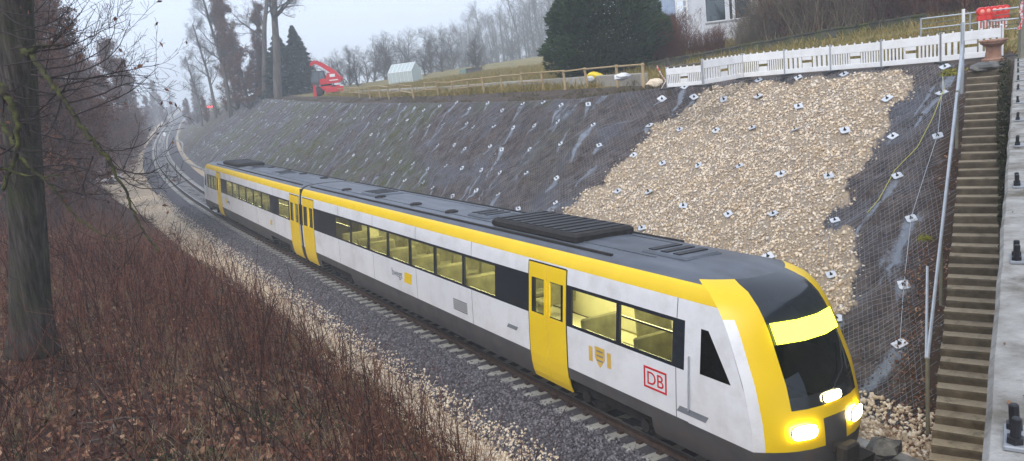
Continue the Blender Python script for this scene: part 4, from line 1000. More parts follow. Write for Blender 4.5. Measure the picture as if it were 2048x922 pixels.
def tuft(name, label, p, r, n, mat, seed, h=.5, cat='moss', size=.05):
    g_ = np.random.default_rng(seed); q = g_.normal(size=(n, 3)) * np.array([r * .5, r * .5, r * .3]); q[:, 2] = np.abs(q[:, 2]) * h / .5
    V, Fq = leafquads(q, size, g_, .35, np.array([0, 0, .6])); o_ = link(name, mesh_np(name, V, [Fq], [mat])); o_.location = tuple(float(x) for x in p); return tag(o_, label, cat, kind='stuff')
tuft('moss_clump', 'yellow green moss clump at the foot of the barriers', onz(1772, 132, 6.25), .34, 500, m_moss, 5, .6)
tuft('moss_clump', 'green moss clump beside the middle of the handrail', Vector(stair_pt(17, wst + .5, .05)), .13, 260, m_moss, 6, size=.04)
tuft('moss_clump', 'green moss growing by the drum at the stair head', Vector(stair_pt(36.9, wst + .35, .12)), .22, 300, m_moss, 9, size=.06)

# ------------------------------------------------------------------ wooden fence along the plateau
fpx = [(570.6, 193), (586, 193), (605.6, 195), (617, 194), (631, 194), (640, 194), (656, 196), (671, 194.5), (685, 195), (701.5, 195), (719, 196), (740, 196), (761, 195.5), (778, 196), (802, 193.5), (827, 195), (852, 192), (877, 192), (908, 190.6), (938, 187), (969, 187), (1004, 183), (1045.5, 181), (1087, 181), (1131, 180), (1175, 176.5), (1236, 174.5), (1287, 174)]
def fence_z(px): return float(np.interp(px, [570, 620, 700, 877, 1131, 1340], [6.95, 6.8, 6.62, 6.3, 6.22, 6.2]))
fence = thing('wooden_fence', 'rustic wooden post and rail fence along the top of the slope', 'fence', Vector(onz(1131, 180, 6.22)))
fi = fence.matrix_world.copy(); fi = Matrix.Translation(-fence.location)
fp = []
for x, y in fpx:
    p = onz(x, y, fence_z(x)); lean = Vector((RND.uniform(-.09, .05), RND.uniform(-.05, .05), 1)).normalized(); h = RND.uniform(1.0, 1.15)
    zg = float(gz(p[0], p[1])[0]); p[2] = min(p[2], zg) if abs(zg - p[2]) < .5 else p[2]
    P = Vector(p); fp.append((P, lean, h)); b = MB(); b.tube([P + lean * -.25, P + lean * h], [.07, .065], 7, 0, fi); link('post', b.mesh('post', m_wood), fence)
for i in range(len(fp) - 1):
    (p, l, h), (p2, l2, h2) = fp[i], fp[i + 1]
    for zz, skip in ((.92, .12 if i > 15 else .45), (.45, .55)):
        if RND.random() < skip: continue
        a, b2 = p + l * (h * zz) + Vector((0, -.07, 0)), p2 + l2 * (h2 * zz + RND.uniform(-.05, .05)) + Vector((0, -.07, 0)); e = (b2 - a).normalized() * .08
        b = MB(); b.tube([a - e, b2 + e], .046, 6, 0, fi); link('rail', b.mesh('rail', m_wood), fence)
# dark post pair with two rails before the barriers
p = Vector(onz(1338, 176, 6.2)); t_ = thing('dark_fence_end', 'dark weathered fence end with two rails in front of the barriers', 'fence', p)
p2 = Vector(onz(1421, 166, 6.2)) - p; d = p2
b = MB(); b.box(-.07, .07, -.07, .07, -.3, 1.15, 0, None, .01); link('post', b.mesh('post', m_wood2), t_)
b = MB(); b.tube([d + Vector((.0, 0, -.3)), d + Vector((-.08, 0, .95))], .06, 7); link('post', b.mesh('post', m_wood2), t_)
for z in (.78, .38):
    b = MB(); b.tube([Vector((-.1, -.08, z)), d * 1.12 + Vector((0, -.08, z + .02))], .045, 7); link('rail', b.mesh('rail', m_wood2), t_)
p = Vector(onz(1330, 178, 6.2)); b = MB(); b.tube([p + Vector((-.25, 0, .9)), p + Vector((-.1, 0, .55)), p + Vector((.05, -.02, .3)), p + Vector((-.15, 0, .02)), p + Vector((.2, 0, .03))], [.03, .02, .03, .02, .03], 5)
tag(link('warning_tape', b.mesh('warning_tape', m_tape)), 'crumpled red and white tape at the foot of the dark fence post', 'tape')
# concrete blocks lying in a row behind the fence
m_blk = M_('pale_block', [(.28, .26, .22), (.4, .375, .33), (.48, .46, .42)], 2, .9, .3, 26, rand='object', randamt=.4, dirt=((.14, .12, .09), 2, .5))
row = thing('block_row', 'row of long pale concrete blocks lying behind the wooden fence', 'concrete blocks', Vector(onz(1131, 170, 6.3)))
ri = Matrix.Translation(-row.location)
bpx2 = [(640, 193), (700, 191.5), (745, 190), (790, 188.5), (830, 187), (875, 184), (935, 180.5), (1005, 176), (1075, 172.5), (1130, 171), (1185, 167.5), (1240, 166), (1290, 165)]
zz = lambda px: fence_z(px) + .12
for i in range(len(bpx2) - 1):
    a = Vector(onz(*bpx2[i], zz(bpx2[i][0]))); c = Vector(onz(*bpx2[i + 1], zz(bpx2[i + 1][0]))); d = c - a; L = d.length
    b = MB(); hb = .42 if i > 4 else .5; b.box(.03, L - .03, -.18, .18, -.25, hb, 0, None, .02)
    M = ri @ Matrix.Translation(a) @ d.to_track_quat('X', 'Z').to_matrix().to_4x4(); link('block', b.mesh('block', m_blk), row, M)
# bags on the blocks
m_yel = M_('yellow_sheet', [(.7, .52, .03), (.8, .62, .05)], 3, .5); m_bag = M_('white_sheet', [(.62, .63, .64), (.78, .78, .78)], 4, .6)
rock('yellow_bag', 'yellow bag lying on the concrete blocks behind the fence', onz(1188, 152, 6.75), .34, m_yel, 21, (1.3, .8, .6), 'bag')
rock('white_bag', 'small white bag tucked beside the yellow bag', onz(1181, 158, 6.65), .2, m_bag, 22, (1, .8, .7), 'bag')
rock('white_bag', 'folded white bag lying on blocks between two fence posts', onz(1244, 153, 6.7), .3, m_bag, 23, (1.3, .7, .55), 'bag')
rock('yellow_marker', 'small round yellow marker lying under the wooden fence', onz(1013, 181, 6.3), .14, m_yel, 24, (1, 1, 1), 'marker')

# ================================================================== VEGETATION NEAR THE CAMERA
m_bark = M_('bark', [(.007, .006, .005), (.028, .023, .019), (.062, .052, .045), (.11, .096, .084)], 9, .95, 1.0, 14, coord='Object', stretch=(1.8, 1.8, .16), dirt=((.045, .055, .018), 1.6, .55))
m_mossbark = M_('mossy_bark', [(.022, .017, .013), (.035, .03, .016), (.07, .075, .018), (.13, .13, .03)], 5, .95, .7, 30)
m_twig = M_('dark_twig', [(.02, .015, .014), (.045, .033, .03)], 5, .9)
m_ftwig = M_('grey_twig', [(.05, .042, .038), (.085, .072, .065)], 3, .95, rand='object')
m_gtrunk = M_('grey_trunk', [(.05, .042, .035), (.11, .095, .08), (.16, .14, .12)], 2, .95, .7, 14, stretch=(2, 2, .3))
m_stem = M_('red_stem', [(.02, .008, .006), (.085, .028, .018), (.17, .06, .038), (.25, .14, .095)], 3, .85, rand='island', randamt=.85)
m_straw = M_('dry_grass', [(.12, .09, .05), (.24, .18, .1), (.32, .26, .16)], 3, .9, rand='island', randamt=.8)
m_litt = M_('fallen_leaf', [(.045, .018, .01), (.135, .054, .03), (.26, .125, .072), (.42, .27, .17)], 3, .9, rand='island', randamt=.9)
m_bleaf = M_('brown_beech_leaf', [(.07, .032, .02), (.16, .068, .042), (.25, .12, .075)], 2, .9, rand='island', randamt=.85, transl=.25)
m_mgrass = M_('meadow_blade', [(.06, .085, .018), (.18, .16, .04), (.32, .23, .075), (.44, .33, .13)], .8, .9, rand='island', randamt=.55, transl=.2)
m_needle = M_('needle', [(.012, .026, .01), (.032, .062, .02), (.06, .1, .032)], 1.5, .85, rand='island', randamt=.7)
m_needle2 = M_('spruce_needle', [(.007, .016, .012), (.018, .034, .022), (.03, .05, .03)], 1.5, .85, rand='island', randamt=.7)

def rvec(R): return Vector((R.gauss(0, 1), R.gauss(0, 1), R.gauss(0, 1)))
def grow(R, out, p, d, L, r, lvl, c):
    n = c['seg'][lvl]; sl = L / n; rend = max(r * c['taper'][lvl], c['rmin'])
    for i in range(n):
        d = (d + rvec(R) * c['wob'][lvl] + Vector((0, 0, 1)) * c['up'][lvl]).normalized()
        q = p + d * sl; ra = r + (rend - r) * i / n; rb = r + (rend - r) * (i + 1) / n
        out.append((p[:], q[:], ra, rb, lvl))
        if lvl + 1 < len(c['seg']) and (i + 1) / n > c['bare'][lvl]:
            k = c['kids'][lvl]; k = int(k) + (1 if R.random() < k - int(k) else 0)
            for _ in range(k):
                side = d.cross(rvec(R)).normalized(); a = c['ang'][lvl] * R.uniform(.7, 1.25)
                nd = (d * math.cos(a) + side * math.sin(a)).normalized()
                f = (i + 1) / n; shape = c['shape'](f) if lvl == 0 else (1.1 - .6 * f)
                grow(R, out, p.lerp(q, R.random()), nd, c['len'][lvl] * R.uniform(.65, 1.2) * shape, min(rb * c['rk'], rb * .95), lvl + 1, c)
        p = q
def segs_mesh(name, segs, mat, n):
    a = np.array([s[0] for s in segs]); b = np.array([s[1] for s in segs])
    V, Fq = segtubes(a, b, [s[2] for s in segs], [s[3] for s in segs], n); return mesh_np(name, V, [Fq], [mat], smooth_=True)
def tree_proto(name, label, cat, group, seed, c, h, r, mtr, mtw, leaves=0, leafmat=None, lsize=.1, leaflow=0.0, lean=(0, 0, 1), tl=1):
    R = random.Random(seed); segs = []; grow(R, segs, Vector((0, 0, -.4)), Vector(lean).normalized(), h, r, 0, c)
    t_ = thing(name, label, cat, group=group)
    link('trunk', segs_mesh('trunk', [s for s in segs if s[4] < tl], mtr, 9), t_)
    crown = [s for s in segs if s[4] >= tl]; V, Fq = segtubes(np.array([s[0] for s in crown]), np.array([s[1] for s in crown]), [s[2] for s in crown], [s[3] for s in crown], 3)
    mats = [mtw]; mi = np.zeros(len(Fq), int); faces = [Fq]
    if leaves:
        g_ = np.random.default_rng(seed); tw = [s for s in crown if s[4] >= tl + 1 and s[0][2] > leaflow]; k = g_.integers(0, len(tw), leaves)
        P = np.array([tw[i][1] for i in k]) + g_.normal(0, lsize * 1.6, (leaves, 3)); V2, F2 = leafquads(P, lsize, g_, .55)
        faces = [np.concatenate([Fq, F2 + len(V)])]; V = np.concatenate([V, V2]); mats.append(leafmat); mi = np.concatenate([mi, np.ones(len(F2), int)])
    link('crown', mesh_np('crown', V, faces, mats, mi), t_); return t_

# ------------------------------------------------------------------ the big tree beside the camera
T = thing('oak_tree', 'thick grey barked tree with mossy limbs overhanging the left bank', 'tree', base(62, 14.2))
Ti = Matrix.Translation(-T.location)
def PX(x, y, Y): return Vector(ony(x, y, Y))
tp = [PX(66, 705, 14.2), PX(62, 645, 14.2), PX(60, 600, 14.2), PX(57, 500, 14.2), PX(50, 380, 14.2), PX(40, 220, 14.2), PX(32, 60, 14.2), PX(26, -120, 14.2), PX(18, -420, 14.2)]
tr_r = [.46, .37, .335, .315, .305, .3, .285, .26, .2]
pts = []; rs = []
for i in range(len(tp) - 1):
    for k in range(6): f = k / 6; pts.append(tp[i].lerp(tp[i + 1], f)); rs.append(tr_r[i] * (1 - f) + tr_r[i + 1] * f)
b = MB(); b.tube(pts, rs, 26); nv = []
for i, v in enumerate(b.v):
    c = pts[min(i // 26, len(pts) - 1)]; a = (i % 26) / 26 * 2 * math.pi; k = 1 + .05 * math.sin(a * 7 + .5 * math.sin(c.z * 1.2)) + .035 * math.sin(a * 13 + 2 + c.z * .6) + .03 * (float(vnoise(a * 3, c.z * 1.5, 3)) - .5)
    nv.append(tuple(Ti @ (c + (Vector(v) - c) * k)))
b.v = nv; link('trunk', b.mesh('trunk', m_bark, True), T)
R = random.Random(12); tw = []; lf = []
cfg_t = dict(seg=[4, 4, 3], taper=[.3, .4, .5], rmin=.0028, wob=[.12, .16, .2], up=[.03, .05, .05], bare=[.0, .0, 0], kids=[.8, .5, 0], ang=[.7, .7, .7], len=[.42, .22, .1], rk=.62, shape=lambda f: 1.1 - .5 * f)
def limb(pp, r0, r1, mat, name, kids, kl, moss=False, thin=False):
    P = [PX(*q) for q in pp]; Q = []
    for i in range(len(P) - 1):
        p0, p1, p2, p3 = P[max(i - 1, 0)], P[i], P[i + 1], P[min(i + 2, len(P) - 1)]
        for k in range(5):
            t_ = k / 5; Q.append(.5 * ((2 * p1) + (p2 - p0) * t_ + (2 * p0 - 5 * p1 + 4 * p2 - p3) * t_ ** 2 + (3 * p1 - p0 - 3 * p2 + p3) * t_ ** 3) + rvec(R) * r0 * .3)
    Q.append(P[-1]); n = len(Q); rr_ = [r0 + (r1 - r0) * (i / (n - 1)) ** .8 for i in range(n)]
    b = MB(); b.tube(Q, rr_, 7 if not thin else 5, 0, Ti); link(name, b.mesh(name, mat, True), T)
    for _ in range(kids):
        i = R.randrange(max(1, n // 8), n - 1); d = (Q[i + 1] - Q[i]).normalized(); s_ = d.cross(rvec(R)).normalized(); a = R.uniform(.4, .95)
        nd = (d * math.cos(a) + s_ * math.sin(a) + Vector((.15, 0, .2))).normalized(); grow(R, tw, Q[i], nd, kl * R.uniform(.5, 1.25), max(rr_[i] * .5, .004), 0, cfg_t)
    return Q
limb([(40, 95, 13.8), (60, 113, 13.4), (85, 145, 13), (108, 172, 12.7), (130, 205, 12.4), (150, 236, 12.2), (177, 274, 12), (200, 300, 11.9), (221, 326, 11.8), (234, 349, 11.7), (253, 386, 11.6), (271, 433, 11.5), (292, 469, 11.4), (318, 505, 11.3)], .055, .012, m_mossbark, 'limb', 8, .9)
limb([(57, 112, 13.5), (68, 97, 13.3), (90, 92, 13.1), (120, 90, 12.9)], .05, .02, m_mossbark, 'limb', 4, .8)
limb([(0, 246, 13.3), (26, 287, 13), (39, 310, 12.8), (62, 336, 12.6), (95, 365, 12.4), (140, 420, 12.2), (190, 462, 12.0), (240, 480, 11.9)], .045, .008, m_mossbark, 'limb', 9, .8)
limb([(-40, 120, 12.6), (0, 172, 12.6), (20, 200, 12.5), (34, 250, 12.4), (26, 330, 12.3), (5, 380, 12.2)], .07, .03, m_mossbark, 'limb', 8, .8)
limb([(-20, 330, 12), (30, 345, 12), (80, 352, 11.9), (130, 350, 11.8)], .03, .006, m_mossbark, 'limb', 6, .5)
thin = [[(20, 98, 13.6), (100, 90, 13), (150, 85, 12.6), (190, 18, 12.4)], [(30, 62, 13.7), (110, 42, 13.2), (152, -5, 13)], [(50, 106, 13.5), (130, 94, 13), (190, 70, 12.6), (255, 38, 12.3)], [(62, 140, 13.2), (150, 128, 12.8), (215, 88, 12.4), (237, 24, 12.3)],
        [(100, 155, 12.8), (180, 136, 12.4), (232, 100, 12.2), (260, 40, 12.1)], [(112, 176, 12.7), (200, 152, 12.3), (270, 138, 12.1), (318, 128, 12)], [(148, 232, 12.2), (215, 204, 11.9), (268, 178, 11.7), (316, 134, 11.6)], [(200, 300, 11.9), (245, 300, 11.6), (290, 286, 11.4), (322, 250, 11.3)],
        [(225, 334, 11.8), (262, 345, 11.5), (300, 346, 11.3), (335, 326, 11.2)], [(236, 352, 11.7), (278, 376, 11.4), (322, 376, 11.3)], [(62, 150, 13), (150, 158, 12.6), (240, 150, 12.2), (302, 152, 12)], [(130, 206, 12.4), (200, 190, 12), (250, 168, 11.8), (300, 170, 11.7)],
        [(0, 20, 13.4), (60, 30, 13), (100, -8, 12.8)], [(-10, 60, 13.4), (70, 80, 13), (130, 60, 12.6), (170, 10, 12.4)], [(-10, 150, 13.2), (90, 185, 12.7), (160, 176, 12.4), (215, 165, 12.2)], [(0, 205, 12.8), (70, 215, 12.5), (140, 190, 12.2), (180, 150, 12)],
        [(186, 312, 12), (170, 360, 11.9), (160, 400, 11.8)], [(95, 366, 12.4), (160, 386, 12), (230, 390, 11.8)], [(120, 180, 12.6), (70, 230, 12.6), (30, 262, 12.6)], [(60, 262, 12.4), (120, 280, 12.1), (180, 290, 11.9)], [(62, 336, 12.6), (130, 330, 12.1), (200, 345, 11.8)], [(-10, 10, 13), (40, 50, 12.8), (120, 70, 12.5), (165, 60, 12.3), (200, 40, 12.2)],
        [(10, 130, 13), (80, 120, 12.7), (140, 112, 12.4), (185, 80, 12.2), (200, 40, 12.1)], [(-5, 290, 12.6), (60, 300, 12.3), (120, 310, 12), (150, 340, 11.9)]]
for q in thin: limb(q, R.uniform(.013, .019), .0035, m_twig, 'branch', 5, .8, thin=True)
link('twigs', segs_mesh('twigs', [(tuple(Ti @ Vector(s[0])), tuple(Ti @ Vector(s[1])), s[2], s[3], 0) for s in tw], m_twig, 3), T)['kind'] = 'stuff'
g = np.random.default_rng(2); k = g.integers(0, len(tw), 110); P = np.array([tuple(Ti @ Vector(tw[i][1])) for i in k]) - np.array([0, 0, .03]); V, Fq = leafquads(P, .045, g, .5)
link('withered_leaves', mesh_np('withered_leaves', V, [Fq], [m_bleaf]), T)['kind'] = 'stuff'
# second dim trunk behind it, at the very edge
cfg_big = dict(seg=[12, 7, 5, 4], taper=[.25, .25, .35, .5], rmin=.006, wob=[.05, .12, .16, .2], up=[.02, .06, .05, .04], bare=[.35, .2, .1, 0], kids=[1.9, 1.2, 1.1, 0], ang=[.8, .7, .7, .7], len=[5.2, 2.1, .9, 0], rk=.5, shape=lambda f: 1.2 - .7 * f)

# ------------------------------------------------------------------ brush of thin red stems on the bank
g = np.random.default_rng(31)
def brush(name, label, n, srange, urange, hrange, mat, rad, seed, pw=1.0, lean=.22, side=2, mask=None):
    g = np.random.default_rng(seed); s_ = srange[0] + (srange[1] - srange[0]) * g.random(n) ** pw; f = g.random(n); u0, u1 = urange
    u_ = -(bank_u(s_) + u0 + (u1 - u0) * f)
    dens = fbm(s_ * .55, u_ * .55, seed, 3); k = dens + g.normal(0, .1, n) - .25 * np.clip(1 - f / .12, 0, 1) > .36; s_, u_, f = s_[k], u_[k], f[k]; n = len(s_)
    p = G(s_, u_) - np.array([0, 0, .05]); h = (hrange[0] + (hrange[1] - hrange[0]) * g.random(n) ** 1.6) * (.75 + .5 * dens[k]) * np.interp(f, [0, .08, .35], [.3, .42, 1])
    d = np.stack([g.normal(0, lean, n), g.normal(0, lean, n), np.ones(n)], -1); d /= np.linalg.norm(d, axis=1, keepdims=True)
    A, B, ra, rb = [], [], [], []; NS_ = 4; r = rad * g.uniform(.6, 1.25, n) * np.clip(p[:, 1] / 14, .75, 1.5)
    q = p
    for i in range(NS_):
        d2 = d + g.normal(0, .10, (n, 3)); d2[:, 2] -= .02 * i; d2 /= np.linalg.norm(d2, axis=1, keepdims=True); e = q + d2 * (h / NS_)[:, None]
        A.append(q); B.append(e); ra.append(r * (1 - .2 * i)); rb.append(r * (1 - .2 * (i + 1)))
        for _ in range(side):
            m_ = g.random(n) < .5; t0 = g.random((m_.sum(), 1)); st = q[m_] * (1 - t0) + e[m_] * t0
            sd_ = d2[m_] * .8 + g.normal(0, .5, (m_.sum(), 3)); sd_[:, 2] = np.abs(sd_[:, 2]) * .8; sd_ /= np.linalg.norm(sd_, axis=1, keepdims=True); ln = (h[m_] * g.uniform(.12, .34, m_.sum()))[:, None]
            A.append(st); B.append(st + sd_ * ln); ra.append(r[m_] * .5); rb.append(r[m_] * .25)
        q = e; d = d2
    V, Fq = segtubes(np.concatenate(A), np.concatenate(B), np.concatenate(ra), np.concatenate(rb), 3)
    return tag(link(name, mesh_np(name, V, [Fq], [mat])), label, 'brushwood', kind='stuff')
brush('red_brushwood', 'dense thicket of thin red brown stems on the near bank', 5600, (4.0, 34), (-.45, 9.5), (.8, 2.5), m_stem, .0095, 41, 1.1, .2, 1)
brush('tall_stems', 'tall single dark red shoots rising above the thicket', 620, (4.5, 30), (-.5, 9), (1.5, 3.0), M_('dark_stem', [(.008, .004, .004), (.035, .013, .011), (.06, .026, .02)], 3, .85, rand='island', randamt=.8), .014, 47, 1.1, .16, 2)
brush('far_brushwood', 'brown leafless thicket further along the bank', 5200, (28, 100), (-.3, 14), (.8, 2.6), m_stem, .0085, 42, 1.3, side=1)
brush('edge_stems', 'sparse thin shoots at the edge of the pale gravel strip', 520, (7, 48), (-1.1, .6), (.5, 1.7), m_stem, .009, 48, 1.2, .2, 2)
brush('dry_stalks', 'pale dry stalks standing among the red stems', 2400, (5, 45), (0, 9), (.4, 1.1), m_straw, .005, 43, 1.2, .4, 1)
# low tangled bramble arcs
n = 1500; s_ = 5 + 30 * g.random(n) ** 1.2; u_ = -(bank_u(s_) + .2 + 8.5 * g.random(n)); p = G(s_, u_); A, B, rA = [], [], []
az = g.uniform(0, 2 * np.pi, n); L = g.uniform(.5, 1.4, n); hh_ = g.uniform(.2, .6, n); prev = p
for i in range(1, 7):
    f = i / 6; q = p + np.stack([np.cos(az) * L * f, np.sin(az) * L * f, hh_ * np.sin(np.pi * f * .85)], -1) + g.normal(0, .02, (n, 3)); A.append(prev); B.append(q); rA.append(np.full(n, .005 * (1.2 - .7 * f))); prev = q
V, Fq = segtubes(np.concatenate(A), np.concatenate(B), np.concatenate(rA), np.concatenate(rA), 3)
tag(link('bramble_arches', mesh_np('bramble_arches', V, [Fq], [m_stem])), 'low arching bramble canes among the dead leaves', 'brambles', kind='stuff')
# fallen pale branches and green ground ivy on the bank
fb = MB()
for k in range(26):
    s0 = 5 + 22 * RND.random(); u0 = -(float(bank_u(s0)) + 1 + 8 * RND.random()); a = RND.uniform(0, 6.28); L = RND.uniform(.6, 2.2); pp = []
    for i in range(5):
        q = G(s0 + math.cos(a) * L * i / 4, u0 + math.sin(a) * L * i / 4 + .08 * math.sin(i * 1.7 + k)); pp.append(Vector(q) + Vector((0, 0, .05 + .1 * RND.random())))
    fb.tube(pp, [.02, .018, .015, .012, .006], 5)
tag(link('fallen_branches', fb.mesh('fallen_branches', M_('pale_wood', [(.1, .085, .07), (.2, .17, .14)], 6, .9))), 'pale broken branches lying among the dead leaves', 'branches', kind='stuff')
n = 7000; c = g.integers(0, 60, n); cs = 5 + 34 * g.random(60); cu = bank_u(cs) + .5 + 9.5 * g.random(60)
V, Fq = leafquads(G(cs[c] + g.normal(0, .35, n), -(cu[c] + g.normal(0, .35, n))) + np.stack([np.zeros(n)] * 2 + [.03 + .15 * g.random(n)], -1), .035, g, .6)
tag(link('ground_ivy', mesh_np('ground_ivy', V, [Fq], [M_('ground_ivy_leaf', [(.02, .028, .01), (.05, .06, .02), (.09, .085, .035)], 2, .8, rand='island')])), 'dull green patches of ground ivy among the dead leaves', 'ivy', kind='stuff')
# dead leaves and dry grass on the bank
n = 34000; s_ = 3.5 + 36 * g.random(n) ** 1.4; u_ = -(bank_u(s_) + .1 + 10.5 * g.random(n)); p = G(s_, u_) + np.stack([0 * s_, 0 * s_, .02 + .12 * g.random(n) ** 2], -1)
V, Fq = leafquads(p, .062, g, .6, np.array([0, 0, .0]))
tag(link('leaf_litter', mesh_np('leaf_litter', V, [Fq], [m_litt])), 'carpet of red brown dead leaves under the stems', 'leaves', kind='stuff')
def blades(name, label, P, h, mat, seed, lean=.5, wd=.008, cat='grass'):
    g_ = np.random.default_rng(seed); n = len(P); h = h * g_.uniform(.5, 1.3, n); d = np.stack([g_.normal(0, lean, n), g_.normal(0, lean, n), np.ones(n)], -1); d /= np.linalg.norm(d, axis=1, keepdims=True)
    sdv = np.stack([g_.normal(size=n), g_.normal(size=n), 0 * h], -1); sdv /= np.linalg.norm(sdv, axis=1, keepdims=True); w_ = wd * g_.uniform(.6, 1.4, n)
    mid = P + d * (h * .55)[:, None]; d2 = d + np.stack([g_.normal(0, lean * .8, n), g_.normal(0, lean * .8, n), -.3 * np.ones(n)], -1); d2 /= np.linalg.norm(d2, axis=1, keepdims=True); tip = mid + d2 * (h * .45)[:, None]
    V = np.stack([P - sdv * w_[:, None], P + sdv * w_[:, None], mid + sdv * (w_ * .7)[:, None], mid - sdv * (w_ * .7)[:, None], tip], 1).reshape(-1, 3); o_ = np.arange(n)[:, None] * 5
    return tag(link(name, mesh_np(name, V, [o_ + np.array([[0, 1, 2, 3]]), o_ + np.array([[3, 2, 4]])], [mat])), label, cat, kind='stuff')
n = 9000; c = g.integers(0, 160, n); cs = 6 + 30 * g.random(160); cu = bank_u(cs) + .3 + 9 * g.random(160)
blades('straw_tufts', 'pale tufts of dry grass between the red stems', G(cs[c] + g.normal(0, .25, n), -(cu[c] + g.normal(0, .25, n))), .45, m_straw, 51, .55, .006)
# ------------------------------------------------------------------ meadow grass, berm tufts, slope weeds
n = 120000; s_ = 6 + 84 * g.random(n) ** 1.15; uu = crest(s_)[0] + 2.6 + 24 * g.random(n) ** 1.1; k = fbm(s_ * .5, uu * .5, 71, 3) + g.normal(0, .08, n) > .4; s_, uu = s_[k], uu[k]
blades('meadow_grass', 'long dry yellow green grass of the meadow behind the fence', G(s_, uu), .5, m_mgrass, 52, .6, .02)
n = 9000; s_ = 24 + 80 * g.random(n) ** 1.2; uu = crest(s_)[0] + .15 + 1.7 * g.random(n); k = fbm(s_ * .8, uu, 75, 3) > .43; s_, uu = s_[k], uu[k]
blades('berm_grass', 'short rough grass and weeds on the berm above the netting', G(s_, uu), .22, M_('berm_weed', [(.035, .025, .018), (.07, .065, .025), (.12, .1, .045), (.1, .06, .04)], 1, .9, rand='island', randamt=.7), 53, .8, .012)
n = 30000; s_ = 26 + 70 * g.random(n) ** 1.2; w_ = LW * g.random(n)
gm = smooth(.5, .64, fbm(s_ * .28 + w_ * .05, w_ * .22, 52, 4) + .1 * smooth(30, 50, s_) * smooth(95, 60, s_)) * (.35 + .65 * smooth(.42, .6, fbm(s_ * 2.5, w_ * 1.4, 55)))
k = g.random(n) < gm * .9; blades('slope_weeds', 'patches of green weeds growing through the netting', slope_pt(s_[k], w_[k], .0), .13, M_('slope_weed', [(.03, .05, .014), (.08, .1, .025), (.14, .14, .045)], 1.2, .9, rand='island', randamt=.6), 54, .7, .008, 'weeds')
# dead leaves and roots on the bare strip beside the stairs
n = 2600; kk = NS * g.random(n); sdv = wst + .1 + 1.0 * g.random(n); x = ST0[0] + st_d[0] * run_ * kk + st_n[0] * sdv; y = ST0[1] + st_d[1] * run_ * kk + st_n[1] * sdv
s_, u_ = SU(x, y); p = np.stack([x, y, ground(s_, u_) + .03 + 0.04 * g.random(n)], -1); V, Fq = leafquads(p, .035, g, .6)
tag(link('leaf_litter', mesh_np('leaf_litter', V, [Fq], [m_litt])), 'brown leaves scattered on the bare earth beside the stairs', 'leaves', kind='stuff')
n = 1500; kk = 14 + (NS - 14) * g.random(n); sdv = -wst - .05 + .25 * g.random(n) * np.clip((kk - 10) / 20, 0, 1); V, Fq = leafquads(np.array([stair_pt(a, b_, .12 + .15 * c_) for a, b_, c_ in zip(kk, sdv, g.random(n))]), .045, g, .5)
tag(link('ivy', mesh_np('ivy', V, [Fq], [M_('ivy_leaf', [(.012, .016, .007), (.035, .04, .014), (.06, .045, .025)], 2, .8, rand='island')])), 'dark creeping plants along the wall side of the stairs', 'ivy', kind='stuff')

# ================================================================== TREES, HOUSE AND MACHINE BEHIND
cA = dict(seg=[12, 6, 4, 3], taper=[.22, .25, .35, .5], rmin=.011, wob=[.045, .12, .17, .22], up=[.02, .07, .06, .05], bare=[.3, .15, .0, 0], kids=[2.2, 1.35, 1.5, 0], ang=[.75, .7, .7, .7], len=[5.0, 2.2, 1.2, 0], rk=.5, shape=lambda f: 1.15 - .65 * f)
cB = dict(seg=[7, 6, 4, 3], taper=[.3, .25, .35, .5], rmin=.010, wob=[.09, .14, .18, .22], up=[.0, .07, .06, .05], bare=[.0, .1, .0, 0], kids=[2.8, 1.5, 1.6, 0], ang=[.8, .75, .7, .7], len=[3.0, 1.5, .9, 0], rk=.55, shape=lambda f: 1.1 - .5 * f)
cC = dict(seg=[11, 5, 4, 3], taper=[.1, .25, .35, .5], rmin=.009, wob=[.03, .1, .16, .2], up=[.02, .09, .06, .05], bare=[.04, .1, .0, 0], kids=[4.5, 1.7, 1.3, 0], ang=[.95, .7, .7, .7], len=[3.4, 1.2, .6, 0], rk=.38, shape=lambda f: 1.15 - .95 * f)
cT = dict(seg=[14, 8, 5, 4, 3], taper=[.35, .25, .35, .4, .5], rmin=.008, wob=[.03, .12, .17, .2, .22], up=[.03, .05, .05, .04, .03], bare=[.42, .2, .1, 0, 0], kids=[1.7, 1.2, 1.3, 1.0, 0], ang=[.85, .75, .7, .7, .7], len=[6.5, 3.0, 1.4, .7, 0], rk=.5, shape=lambda f: 1.2 - .55 * f)
GW = 'bare trees of the far wood'
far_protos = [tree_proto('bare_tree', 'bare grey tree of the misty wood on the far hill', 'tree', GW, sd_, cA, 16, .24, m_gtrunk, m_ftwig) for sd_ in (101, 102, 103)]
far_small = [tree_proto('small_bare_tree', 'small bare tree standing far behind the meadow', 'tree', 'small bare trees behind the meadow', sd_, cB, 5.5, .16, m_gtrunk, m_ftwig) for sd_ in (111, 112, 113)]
used = set()
def put(proto, px, Y, sc, label=None, group=None, rz=None, dz=0.0, first=True):
    p = base(px, Y); p[2] += dz; rz = RND.uniform(0, 6.28) if rz is None else rz
    if id(proto) not in used and first:
        used.add(id(proto)); proto.location = tuple(float(v) for v in p); proto.rotation_euler = (0, 0, rz); proto.scale = (sc, sc, sc)
        if label: proto['label'] = label
        if group: proto['group'] = group
        return proto
    return clone(proto, label, p, rz, sc, group)
i = 0
for row_, (Y0, n) in enumerate(((215, 17), (250, 15), (290, 13))):
    for k in range(n):
        px = 872 + (1135 - 872) * (k + .5 * (row_ % 2)) / n + RND.uniform(-6, 6); f = (px - 872) / 250
        put(far_protos[i % 3], px, Y0 + RND.uniform(-10, 10) + 50 * (1 - f), (.62 + .5 * f) * 1.38 * RND.uniform(.88, 1.12)); i += 1
